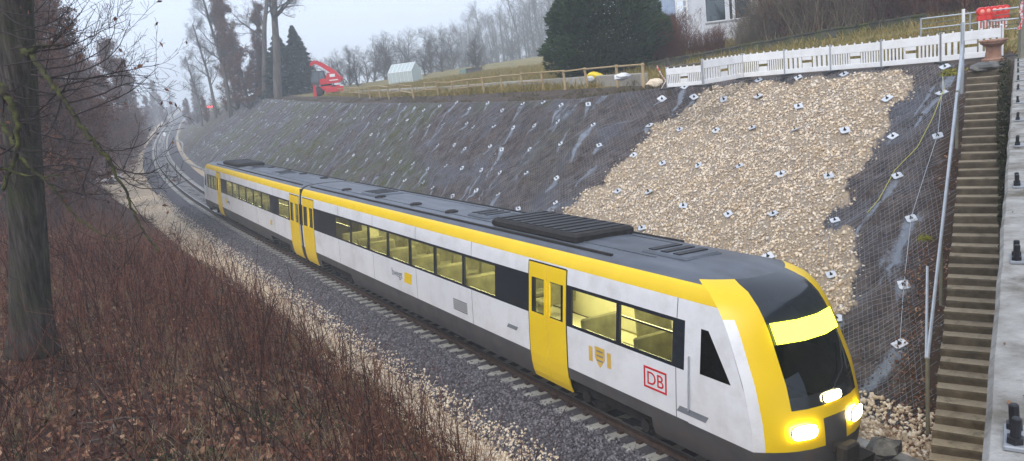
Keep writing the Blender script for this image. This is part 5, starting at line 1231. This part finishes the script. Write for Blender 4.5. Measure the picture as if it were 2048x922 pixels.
for k, (px, Y, sc) in enumerate([(700, 125, .9), (716, 120, .95), (748, 150, 1.25), (770, 160, 1.35), (668, 118, .75), (795, 150, 1.3), (850, 130, .8), (862, 150, 1.35), (830, 165, 1.4), (885, 140, 1.1), (735, 135, .9), (690, 150, 1.0), (640, 140, .9), (905, 160, 1.3), (780, 125, .7), (815, 170, 1.5)]):
    put(far_small[k % 3], px, Y, sc)
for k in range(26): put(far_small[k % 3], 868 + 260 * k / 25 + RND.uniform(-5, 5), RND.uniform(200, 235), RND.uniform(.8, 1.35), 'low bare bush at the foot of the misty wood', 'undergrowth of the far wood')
put(far_small[0], 957, 105, .72, 'single spreading bare tree standing alone on the meadow edge', 'lone bare tree')
# tall trees at the crest
tall = tree_proto('tall_bare_tree', 'tall thick trunked tree at the crest, the stouter of two', 'tree', None, 121, cT, 24, .58, m_gtrunk, m_ftwig, 2500, m_bleaf, .09)
tall2 = tree_proto('tall_bare_tree', 'tall straight tree beside the stouter trunk at the crest', 'tree', None, 124, cT, 22, .45, m_gtrunk, m_ftwig, 2200, m_bleaf, .09)
def leanto(o_, p, ry=.075):
    o_.location = tuple(float(v) for v in p); o_.rotation_euler = (0, ry, 0)
put(tall, 556, 96, 1.0); put(tall2, 532, 93, 1.0); leanto(tall, on_plateau(556, .6)); leanto(tall2, on_plateau(530, .3), .09)
bt = tree_proto('beech_tree', 'slim beech with rusty brown leaves left of the tall trunks', 'tree', None, 131, cC, 17, .26, m_gtrunk, m_ftwig, 22000, m_bleaf, .1, 1.0)
put(bt, 500, 112, 1.0, 'slim beech with rusty brown leaves beside the tall crest trunks', 'leafy brown trees')
put(bt, 476, 122, .95, 'second rusty brown beech behind the first one', 'leafy brown trees'); put(bt, 522, 118, .8, 'low rusty brown beech between the tall trunks', 'leafy brown trees')
thin_ = tree_proto('slender_tree', 'slender bare tree standing by the bend of the track', 'tree', 'slender bare trees by the bend', 141, dict(cT, len=[4.2, 2.0, 1.0, .5, 0]), 17, .3, m_gtrunk, m_ftwig)
put(thin_, 432, 138, 1.0, 'taller slender bare tree by the bend of the track'); put(thin_, 405, 150, .8, 'shorter slender bare tree next to the taller one by the bend')
put(thin_, 462, 120, 1.15, 'slender forked tree reaching up beside the rusty beeches')
# trees of the left side
lt = tree_proto('hornbeam_tree', 'cone shaped brown hornbeam rising beyond the left bank', 'tree', 'brown trees beyond the left bank', 151, dict(cC, kids=[5.2, 1.9, 1.4, 0]), 14, .22, m_gtrunk, m_stem, 22000, m_bleaf, .085, .5)
lt2 = tree_proto('hornbeam_tree', 'bushy brown hornbeam rising beyond the left bank', 'tree', 'brown trees beyond the left bank', 152, dict(cC, kids=[5.0, 1.9, 1.4, 0], len=[4.2, 1.4, .7, 0]), 13, .24, m_gtrunk, m_stem, 22000, m_bleaf, .09, .5)
for k, (px, Y, sc, pr_) in enumerate([(248, 108, 1.25, lt), (222, 92, 1.1, lt2), (272, 128, 1.15, lt), (190, 80, 1.1, lt2), (150, 62, 1.25, lt), (120, 52, 1.2, lt2), (95, 44, 1.2, lt), (60, 40, 1.15, lt2), (20, 36, 1.2, lt), (-20, 44, 1.2, lt2), (175, 74, .5, lt), (282, 150, .62, lt2), (232, 118, .7, lt), (130, 70, .9, lt2), (45, 52, 1.1, lt), (205, 100, .8, lt2), (262, 118, .5, lt2)]): put(pr_, px, Y, sc)
for k, (px, Y, sc) in enumerate([(395, 175, .42), (415, 150, .36), (440, 140, .38), (380, 200, .5), (455, 132, .36)]): put(lt2 if k % 2 else far_small[k % 3], px, Y, sc * (1.0 if k % 2 else 1.6), 'low brown scrub tree on the slope end by the bend', 'scrub by the bend')
for k, (px, Y, sc) in enumerate([(205, 112, .72), (235, 125, .75), (120, 60, .9), (90, 75, 1.0)]): put(thin_, px, Y, sc, 'bare grey tree crown standing above the brown hornbeams', 'bare trees on the left')
for k, (px, Y, sc) in enumerate([(300, 215, .62), (315, 230, .6), (332, 250, .62), (348, 290, .6), (290, 200, .6), (322, 270, .8), (310, 300, .9), (345, 340, .9), (398, 260, .7), (410, 230, .7), (395, 330, .9)]): put(far_protos[k % 3] if k % 2 else bt, px, Y, sc, 'misty tree at the far end of the track', 'misty trees at the far end of the track')

# ------------------------------------------------------------------ conifers
def conifer(name, label, seed, h, r, n, mat, size, dense=False, shape=None):
    g_ = np.random.default_rng(seed); t_ = thing(name, label, 'tree'); b = MB(); b.tube([(0, 0, -.4), (0, 0, h * .5), (0, 0, h * .97)], [r * .075 + .05, r * .05, .02], 8); link('trunk', b.mesh('trunk', m_gtrunk), t_)
    f = g_.random(n) ** .8; lob = 0; z = .25 + f * (h - .25); rad = (shape(f) if shape else (1 - f) ** .85) * r
    az = g_.uniform(0, 2 * np.pi, n); lobn = vnoise(az * 2.2, z * .9, seed) ; lob2 = vnoise(az * 5, z * 2.4, seed + 5)
    core = g_.random(n) < .3
    rr_ = rad * (.62 + .42 * lobn + .22 * lob2) * (1 - .38 * g_.random(n) ** 2.2)
    if not dense: rr_ *= .72 + .5 * (np.sin(z * 9 / (1 + 0 * z) + az * .7) * .5 + .5) ** 1.2
    if dense: rr_ = np.where(core, rr_ * .72, rr_)
    P = np.stack([np.cos(az) * rr_, np.sin(az) * rr_, z - .12 * rr_], -1)
    N = np.stack([np.cos(az), np.sin(az), np.full(n, .35 if dense else -.35)], -1); V, Fq = leafquads(P, size, g_, .3, N, .38)
    # inner boughs
    k = g_.choice(n, 420); A = np.stack([0 * z[k], 0 * z[k], np.maximum(z[k] - .2, 0)], -1); V2, F2 = segtubes(A, P[k], .03, .008, 3)
    Vall = np.concatenate([V, V2]); link('crown', mesh_np('crown', Vall, [np.concatenate([Fq, F2 + len(V)])], [mat, m_twig], np.concatenate([np.zeros(len(Fq), int), np.ones(len(F2), int)])), t_); return t_
def place(t_, px, Y, dz=0.0, rz=0.0):
    p = base(px, Y); p[2] += dz; t_.location = tuple(float(v) for v in p); t_.rotation_euler = (0, 0, rz); return t_
place(conifer('yew_tree', 'broad dense dark green conifer above the meadow fence', 201, 7.6, 3.7, 52000, m_needle, .15, True, lambda f: np.interp(f, [0, .1, .3, .55, .8, 1], [.55, .85, 1, .93, .62, .12])), 1212, 47)
place(conifer('spruce_tree', 'dark spruce with pointed top behind the red machine', 202, 9.5, 3.0, 9000, m_needle2, .26), 606, 112)
place(conifer('spruce_tree', 'dark spruce partly behind the tall crest trunks', 203, 9.0, 3.2, 9000, m_needle2, .26), 572, 112)
place(conifer('spruce_tree', 'dim spruce seen between the tall crest trunks', 204, 8.0, 3.0, 8000, m_needle2, .26), 540, 120)

# ------------------------------------------------------------------ shrubs round the house
def shrub(name, seed, h, n, mat, spread, group, label):
    R_ = random.Random(seed); segs = []
    c = dict(seg=[6, 4, 3], taper=[.3, .4, .5], rmin=.006, wob=[.08, .14, .18], up=[.06, .06, .05], bare=[.1, 0, 0], kids=[1.6, 1.4, 0], ang=[.5, .55, .6], len=[h * .35, h * .16, 0], rk=.55, shape=lambda f: 1.1 - .4 * f)
    for _ in range(n): grow(R_, segs, Vector((R_.gauss(0, .25 * spread), R_.gauss(0, .25 * spread), -.1)), Vector((R_.gauss(0, .28), R_.gauss(0, .28), 1)).normalized(), h * R_.uniform(.7, 1.1), .02, 0, c)
    t_ = thing(name, label, 'shrub', group=group); link('twigs', segs_mesh('twigs', segs, mat, 3), t_); return t_
m_rtw = M_('rust_twig', [(.06, .022, .016), (.12, .045, .03), (.16, .075, .05)], 2, .9, rand='object'); m_btw = M_('straw_twig', [(.14, .11, .075), (.24, .19, .13)], 2, .9, rand='object')
s1 = shrub('red_shrub', 301, 2.6, 46, m_rtw, 1.6, 'rust coloured shrubs before the house', 'rust coloured leafless shrub before the house')
s2 = shrub('pale_shrub', 302, 3.0, 40, m_btw, 1.5, 'pale shrubs along the garden', 'pale leafless shrub along the garden wall')
s3 = shrub('brown_shrub', 303, 2.8, 46, m_stem, 1.7, 'brown shrubs along the garden', 'dark brown leafless shrub along the garden wall')
used.clear()
for k, (px, Y, sc, pr_) in enumerate([(1340, 46, 1.0, s1), (1356, 48, .95, s1), (1325, 48, .9, s1), (1415, 45, .5, s1), (1440, 46, .55, s1), (1390, 47, .45, s1), (1480, 45, .5, s2), (1500, 46, .6, s2), (1525, 46, .9, s2), (1548, 45, 1.2, s2), (1575, 45, 1.1, s3), (1600, 44, 1.1, s2), (1625, 44, 1.1, s3), (1650, 43, 1.2, s2), (1680, 43, 1.0, s3), (1705, 42, 1.1, s2), (1730, 42, .9, s3), (1765, 41, 1.1, s2), (1790, 40, .95, s1), (1820, 40, .9, s1), (1850, 39, .9, s1), (1880, 38, .85, s1), (1910, 38, .9, s1), (1940, 37, .9, s1), (1970, 36, .9, s3), (1560, 50, 1.3, s3), (1640, 50, 1.3, s3), (1800, 46, 1.1, s3), (1860, 45, 1.1, s3), (1925, 43, 1.0, s3)]): put(pr_, px, Y, sc, dz=.25)
# garden retaining wall
wall = thing('garden_wall', 'low dark mossy retaining wall between meadow and garden', 'wall', base(1560, 42.0)); wi_ = Matrix.Translation(-wall.location)
m_wall = M_('mossy_wall', [(.025, .026, .02), (.06, .06, .05), (.1, .1, .085)], 2, .95, .7, 16, dirt=((.07, .085, .015), 1.3, .9))
wp = [base(px, Y) for px, Y in ((1296, 44), (1340, 43.8), (1385, 43.5), (1430, 43.2), (1480, 42.8), (1530, 42.4), (1580, 41.8), (1635, 41), (1690, 40.2), (1745, 39.2), (1800, 38), (1850, 37))]
for i in range(len(wp) - 1):
    a, c_ = Vector(wp[i]), Vector(wp[i + 1]); d = c_ - a; M = wi_ @ Matrix.Translation(a) @ d.to_track_quat('X', 'Z').to_matrix().to_4x4(); hw = .4 + .02 * math.sin(i * 2.1)
    b = MB(); b.box(.004, d.length - .004, -.14, .2, -.5, hw); link('wall_section', b.mesh('wall_section', m_wall), wall, M)
    for q in range(2):
        L = d.length / 2; b = MB(); b.box(q * L + .02, q * L + L - .02, -.2, .24, hw + .003, hw + .09, 0, None, .012); link('coping_stone', b.mesh('coping_stone', m_wall), wall, M)
# ------------------------------------------------------------------ house
m_pl = M_('house_plaster', [(.55, .57, .62), (.66, .68, .72)], 1.5, .9, .2, 30); m_tim = M_('house_timber', [(.07, .04, .03), (.13, .08, .06)], 3, .8, .3, 14); m_hgl = glass('house_glass', (.06, .1, .12), .5, .03, .12, (.12, .2, .24)); m_tile = M_('house_roof', [(.16, .2, .27), (.24, .29, .37)], 2, .5)
hp = base(1440, 57.0); house = thing('house', 'pale grey house with tall windows and timber balcony behind the shrubs', 'house', hp, math.radians(-12))
b = MB()
x0, x1, hh_ = -2.2, 3.9, 6.2
wins = [(-.9, .55), (.75, 1.05), (1.15, 2.35)]
cut = [x0] + [c_ for w_ in wins for c_ in w_] + [x1]
for a, c_ in zip(cut[0::2], cut[1::2]): b.box(a, c_, 0, .3, -1, hh_)
for a, c_ in wins: b.box(a, c_, 0, .3, -1, 1.62); b.box(a, c_, 0, .3, 3.6, hh_)
b.box(x0, x0 + .3, .3, 7, -1, hh_); b.box(x1 - .3, x1, .3, 7, -1, hh_); b.box(x0 + .3, x1 - .3, 6.7, 7, -1, hh_); link('wall', b.mesh('wall', m_pl), house)
for a, c_ in wins:
    b = MB(); b.box(a + .05, c_ - .05, .12, .15, 1.68, 3.55); f_ = link('window', b.mesh('window', m_hgl), house)
    b = MB(); b.box(a, c_, .08, .2, 1.62, 1.68); b.box(a, c_, .08, .2, 3.55, 3.6); b.box(a, a + .05, .08, .2, 1.68, 3.55); b.box(c_ - .05, c_, .08, .2, 1.68, 3.55); link('frame', b.mesh('frame', m_white), f_)
    b = MB(); b.box(a - .06, c_ + .06, -.08, .08, 1.54, 1.62); link('sill', b.mesh('sill', m_bpost), f_)
b = MB(); b.prism([(x0 - .5, hh_), (x1 + .5, hh_), ((x0 + x1) / 2, hh_ + 2.4)], -.5, 7.5); link('roof', b.mesh('roof', m_tile), house)
# white lattice pillar and timber lean-to with blue grey roof on the left
b = MB()
for x in (-2.95, -2.2): b.box(x - .06, x + .06, -.5, -.38, -1, 5.5)
for k in range(11): b.box(-2.9, -2.25, -.47, -.42, .2 + k * .45, .28 + k * .45)
link('lattice_pillar', b.mesh('lattice_pillar', m_white), house)
b = MB()
for z0_, z1_ in ((1.2, 1.38), (1.55, 1.72), (2.0, 2.2)): b.box(-5.6, -3.05, -.35, -.25, z0_, z1_)
for x in (-5.5, -4.3, -3.1): b.box(x - .08, x + .08, -.3, -.14, -1, 2.6)
b.box(-5.6, -3.0, 1.5, 1.7, -1, 2.6); link('balcony', b.mesh('balcony', m_tim), house)
b = MB(); b.add([(-6.0, -.6, 2.45), (-2.98, -.6, 2.45), (-2.98, 2.6, 4.2), (-6.0, 2.6, 4.2), (-6.0, -.6, 2.55), (-2.98, -.6, 2.55), (-2.98, 2.6, 4.3), (-6.0, 2.6, 4.3)], [(3, 2, 1, 0), (4, 5, 6, 7), (0, 1, 5, 4), (1, 2, 6, 5), (2, 3, 7, 6), (3, 0, 4, 7)])
for k in range(5): b.box(-5.9 + k * .72, -5.86 + k * .72, -.6, -.56, 2.55, 2.62, 1)
lr = link('lean_to_roof', b.mesh('lean_to_roof', [m_tile, m_white]), house)
b = MB(); b.box(4.8, 5.3, -.1, .4, -1, 5); b.box(7.6, 7.75, -.1, .05, -1, 4.5); link('outbuilding_pillar', b.mesh('outbuilding_pillar', m_pl), house)
# small garden items
p = base(1718, 43.5); t_ = thing('garden_rail', 'small pale metal hoop rail in the garden above the wall', 'rail', p, .1)
b = MB(); b.tube([(-.35, 0, -.1), (-.35, 0, 1.35)], .03, 6); b.tube([(.35, 0, -.1), (.35, 0, 1.6)], .03, 6); link('post', b.mesh('post', m_white), t_)
b = MB(); b.tube([(-.35, 0, 1.05), (.35, 0, 1.1)], .025, 6); link('bar', b.mesh('bar', m_white), t_)
p = base(1752, 43.0); t_ = thing('sloping_pole', 'pale pole sloping down across the garden shrubs', 'pole', p); b = MB(); b.tube([(-1.2, 0, 2.9), (.8, -.3, 1.95)], .04, 6); link('pole', b.mesh('pole', m_pipe), t_); b = MB(); b.tube([(.7, -.3, -.2), (.7, -.3, 2.0)], .04, 6); b.tube([(-.4, -.1, -.2), (-.4, -.1, 2.5)], .04, 6); link('support', b.mesh('support', m_wood2), t_)

# ------------------------------------------------------------------ red construction machine
m_mr = M_('machine_red', [(.55, .025, .035), (.68, .04, .05)], 2, .4, coord='Object', dirt=((.25, .05, .05), 2, .4)); m_mg = glass('machine_glass', (.3, .36, .38), .4, .03, .18, (.3, .36, .4))
mp = on_plateau(656, 4.2); mc = thing('red_excavator', 'red wheeled excavator with folded boom beside the fence', 'excavator', mp, math.radians(8)); mc.scale = (1.15, 1.15, 1.15)
b = MB(); b.box(-1.2, 1.35, -1.0, 1.0, .5, .95, 0, None, .06); link('chassis', b.mesh('chassis', m_mr), mc)
for x in (-.85, .85):
    for y in (-1.05, 1.05):
        b = MB(); b.lathe([(.2, -.16), (.44, -.16), (.48, -.08), (.48, .08), (.44, .16), (.2, .16)], 18, 0, Matrix.Translation((x, y, .48)) @ Matrix.Rotation(math.pi / 2, 4, 'X')); link('wheel', b.mesh('wheel', m_black), mc)
b = MB(); b.box(-.1, 1.75, -1.35, -1.2, .25, .78, 0, None, .03); b.box(-.05, .1, -1.2, -.6, .5, .65); b.box(1.5, 1.65, -1.2, -.6, .5, .65); link('dozer_blade', b.mesh('dozer_blade', m_mr), mc)
b = MB(); b.prism([(-1.35, 0), (-1.05, 0), (-1.0, 1.15), (-1.25, 1.2)], -1.3, -1.1); b.box(-1.25, -1.0, -1.1, -.5, .75, 1.0); link('outrigger', b.mesh('outrigger', m_mr), mc)
b = MB(); b.lathe([(.6, .95), (.6, 1.15)], 16); link('slew_ring', b.mesh('slew_ring', m_black), mc)
b = MB(); b.prism([(-.55, 1.15), (1.4, 1.15), (1.62, 1.4), (1.62, 1.75), (1.3, 2.2), (.35, 2.25), (.1, 1.75), (-.55, 1.7)], -1.05, 1.05); link('upper_body', b.mesh('upper_body', m_mr), mc)
b = MB(); b.box(.55, 1.1, -1.065, -1.052, 1.8, 2.1); b.box(.45, 1.35, -1.065, -1.052, 1.42, 1.52); link('white_decal', b.mesh('white_decal', m_white), mc)
b = MB(); b.lathe([(.28, -.8), (.28, .8)], 14, 0, Matrix.Translation((1.55, 0, 1.55)) @ Matrix.Rotation(math.pi / 2, 4, 'X')); link('counterweight', b.mesh('counterweight', m_mr), mc)
b = MB(); b.prism([(-1.4, 1.15), (-.5, 1.15), (.05, 1.7), (-.05, 2.5), (-1.1, 2.55), (-1.4, 1.9)], -1.02, .1); cabo = link('cab', b.mesh('cab', m_mg), mc)
b = MB()
for q in (((-1.4, 1.15), (-1.4, 1.9)), ((-1.4, 1.9), (-1.1, 2.55)), ((-1.1, 2.55), (-.05, 2.5)), ((-.05, 2.5), (.05, 1.7)), ((-.6, 1.15), (-.55, 2.52))):
    for y in (-1.04, .12): b.tube([(q[0][0], y, q[0][1]), (q[1][0], y, q[1][1])], .045, 6)
[b.tube([(q[0], -1.04, q[1]), (q[0], .12, q[1])], .045, 6) for q in ((-1.4, 1.15), (-1.4, 1.9), (-1.1, 2.55), (-.05, 2.5))]; link('cab_frame', b.mesh('cab_frame', m_td), cabo); b = MB(); b.box(-1.42, -.6, -1.05, -1.03, 1.15, 1.5); link('cab_door', b.mesh('cab_door', m_td), cabo)
b = MB()
bpth = [(1.15, 2.1, .22), (.5, 2.65, .24), (-.2, 3.2, .22), (-.75, 3.52, .19), (-1.1, 3.5, .16), (-1.32, 3.2, .13)]
for i in range(len(bpth) - 1):
    (xa, za, ra), (xb, zb, rb) = bpth[i], bpth[i + 1]; dx, dz_ = xb - xa, zb - za; L = math.hypot(dx, dz_); nx, nz = -dz_ / L, dx / L
    b.prism([(xa - nx * ra, za - nz * ra), (xb - nx * rb, zb - nz * rb), (xb + nx * rb, zb + nz * rb), (xa + nx * ra, za + nz * ra)], .25 - .012 * i, .6 + .012 * i)
link('boom', b.mesh('boom', m_mr), mc)
b = MB(); b.tube([(.2, .2, 2.35), (-.55, .2, 2.88)], .07, 8); link('boom_cylinder', b.mesh('boom_cylinder', m_pipe), mc)
b = MB(); b.tube([(-1.3, .42, 3.2), (-1.5, .42, 2.7), (-1.55, .42, 2.2)], .1, 7); b.box(-1.75, -1.35, .25, .6, 1.85, 2.3, 0, None, .04); link('attachment', b.mesh('attachment', m_black), mc)
# shed behind the machine
sh = thing('garden_shed', 'low pale shed with reddish roof behind the red excavator', 'shed', base(618, 118.0), .2)
b = MB(); b.box(-1.8, 1.8, 0, 2.5, -.3, 1.7); link('wall', b.mesh('wall', m_pl), sh); b = MB(); b.prism([(-2.1, 1.7), (2.1, 1.7), (1.5, 2.7), (-1.5, 2.7)], -.3, 2.8); link('roof', b.mesh('roof', M_('shed_roof', [(.2, .15, .14), (.28, .22, .2)], 3, .8)), sh)
# ------------------------------------------------------------------ greenhouse
gh = thing('greenhouse', 'white framed glass greenhouse standing alone on the meadow', 'greenhouse', base(812, 104.0), math.radians(-24)); m_ghg = glass('greenhouse_glass', (.75, .82, .82), .3, .1, .62, (.62, .7, .7))
Lx, Ly, He, Hr = 3.6, 2.6, 1.5, 2.55
for k in range(6):
    b = MB(); b.box(-Lx / 2 + k * Lx / 6 + .04, -Lx / 2 + (k + 1) * Lx / 6 - .04, -Ly / 2 - .005, -Ly / 2 + .005, 0, He); link('side_pane', b.mesh('side_pane', m_ghg), gh)
    b = MB(); b.box(-Lx / 2 + k * Lx / 6 + .04, -Lx / 2 + (k + 1) * Lx / 6 - .04, Ly / 2 - .005, Ly / 2 + .005, 0, He); link('side_pane', b.mesh('side_pane', m_ghg), gh)
    for sg in (-1, 1):
        xa, xb = -Lx / 2 + k * Lx / 6 + .03, -Lx / 2 + (k + 1) * Lx / 6 - .03
        b = MB(); b.add([(xa, sg * Ly / 2, He), (xb, sg * Ly / 2, He), (xb, 0, Hr), (xa, 0, Hr), (xa, sg * Ly / 2, He + .01), (xb, sg * Ly / 2, He + .01), (xb, 0, Hr + .01), (xa, 0, Hr + .01)], [(3, 2, 1, 0), (4, 5, 6, 7), (0, 1, 5, 4), (1, 2, 6, 5), (2, 3, 7, 6), (3, 0, 4, 7)]); link('roof_pane', b.mesh('roof_pane', m_ghg), gh)
for x in (-Lx / 2, Lx / 2):
    b = MB(); b.add([(x, -Ly / 2, 0), (x, Ly / 2, 0), (x, Ly / 2, He), (x, 0, Hr), (x, -Ly / 2, He), (x + .01, -Ly / 2, 0), (x + .01, Ly / 2, 0), (x + .01, Ly / 2, He), (x + .01, 0, Hr), (x + .01, -Ly / 2, He)], [(0, 4, 3, 2, 1), (5, 6, 7, 8, 9)]); link('gable_pane', b.mesh('gable_pane', m_ghg), gh)
b = MB()
for k in range(7):
    x = -Lx / 2 + k * Lx / 6
    for sg in (-1, 1): b.tube([(x, sg * Ly / 2, -.2), (x, sg * Ly / 2, He), (x, 0, Hr)], .03, 5)
for sg in (-1, 1): b.tube([(-Lx / 2, sg * Ly / 2, He), (Lx / 2, sg * Ly / 2, He)], .035, 5)
b.tube([(-Lx / 2, 0, Hr), (Lx / 2, 0, Hr)], .04, 5)
for x in (-Lx / 2,):
    for yy in (-.45, .45): b.tube([(x - .02, yy, 0), (x - .02, yy, 2.0)], .03, 5)
    b.tube([(x - .02, -.45, 1.2), (x - .02, .45, 1.2)], .025, 5); b.tube([(x - .02, -Ly / 2, He), (x - .02, Ly / 2, He)], .025, 5)
link('frame', b.mesh('frame', m_white), gh)
# green boxes further right
m_grn = M_('green_sheet', [(.12, .2, .17), (.2, .28, .25)], 2, .6)
t_ = thing('water_tank', 'two part pale green tank shed on the meadow behind the fence', 'tank', base(936, 98.0), -.3)
b = MB(); b.box(-1.1, -.2, 0, 1.0, -.2, .85, 0, None, .04); link('tank', b.mesh('tank', m_grn), t_); b = MB(); b.box(-.1, 1.5, 0, 1.2, -.2, .75, 0, None, .03); b.box(-.15, 1.6, -.1, 1.3, .752, .85); link('shed', b.mesh('shed', m_td), t_)
# ------------------------------------------------------------------ signals and a car seen through the trees
m_rl = emis('red_signal_light', (1.0, .04, .05), 8); m_ol = emis('orange_signal_light', (1.0, .3, .05), 8)
t_ = thing('signal_board', 'dark board with four glowing red lights by the bend', 'signal', base(425, 160.0), .3)
b = MB(); b.box(-.8, .8, -.05, .05, 1.1, 1.6, 0, None, .02); b.tube([(-.5, 0, -.2), (-.5, 0, 1.1)], .05, 6); b.tube([(.5, 0, -.2), (.5, 0, 1.1)], .05, 6); link('board', b.mesh('board', m_black), t_)
for k in range(4):
    b = MB(); b.lathe([(.15, 0), (.12, .05)], 12, 0, Matrix.Translation((-.57 + .38 * k, -.055, 1.35)) @ Matrix.Rotation(math.pi / 2, 4, 'X')); link('red_light', b.mesh('red_light', m_rl), t_)
t_.location.z = float(ony(425, 213, 160.0)[2]) - 1.35
p = ony(243, 230, 130.0); t_ = thing('signal_lamp', 'small orange signal lamp on a post beyond the left bank', 'signal', base(243, 130.0)); hz_ = float(p[2]) - t_.location.z
b = MB(); b.tube([(0, 0, -.3), (0, 0, hz_ + .3)], .06, 6); b.box(-.22, .22, -.02, .08, hz_ - .35, hz_ + .35); link('post', b.mesh('post', m_black), t_)
b = MB(); b.lathe([(.14, 0), (.1, .05)], 12, 0, Matrix.Translation((0, -.03, hz_)) @ Matrix.Rotation(math.pi / 2, 4, 'X')); link('lamp', b.mesh('lamp', m_ol), t_)
p = base(331, 170.0); t_ = thing('track_marker', 'small pale marker board beside the far track', 'marker', p); b = MB(); b.tube([(0, 0, -.2), (0, 0, 1.0)], .04, 6); link('post', b.mesh('post', m_bpost), t_); b = MB(); b.box(-.3, .3, -.05, -.02, .9, 1.7, 0, None, .01); link('board', b.mesh('board', m_white), t_)
cp = ony(172, 232, 88.0); car = thing('parked_car', 'pale parked car glimpsed through the branches beyond the bank', 'car', (cp[0], cp[1], float(gz(cp[0], cp[1])[0])), math.radians(10)); dzc = max(0, float(cp[2]) - car.location.z - 1.2)
car.location.z += dzc * 0
b = MB(); b.prism([(-2.1, .35), (2.1, .35), (2.15, .75), (1.3, .95), (-2.1, .98)], -.85, .85); link('body', b.mesh('body', m_tw), car)
b = MB(); b.prism([(-1.9, .97), (1.0, .95), (.4, 1.45), (-1.6, 1.48)], -.75, .75); link('cabin', b.mesh('cabin', m_tk), car); b = MB(); b.box(-1.6, .4, -.74, .74, 1.485, 1.53, 0, None, .015); link('roof', b.mesh('roof', m_tw), car)
for x in (-1.35, 1.35):
    for y in (-.85, .85):
        b = MB(); b.lathe([(.3, -.1), (.33, -.06), (.33, .06), (.3, .1)], 14, 0, Matrix.Translation((x, y, .33)) @ Matrix.Rotation(math.pi / 2, 4, 'X')); link('wheel', b.mesh('wheel', m_black), car)
for o_ in list(COL.objects):
    if o_.name.startswith('slender_tree'): o_.rotation_euler = (0, .08, o_.rotation_euler[2] * 0)


# ================================================================== HAZE
hz, t, o_ = newmat('haze_air')
pv = t.nodes.new('ShaderNodeVolumePrincipled'); pv.inputs['Color'].default_value = (.88, .94, 1.0, 1); pv.inputs['Density'].default_value = .0019; pv.inputs['Anisotropy'].default_value = 0.0
t.links.new(pv.outputs[0], o_.inputs['Volume'])
b = MB(); b.box(-860, 860, -860, 860, -7.2, 36); tag(link('haze', b.mesh('haze', hz)), 'thin pale winter mist filling the air', 'mist', kind='stuff')
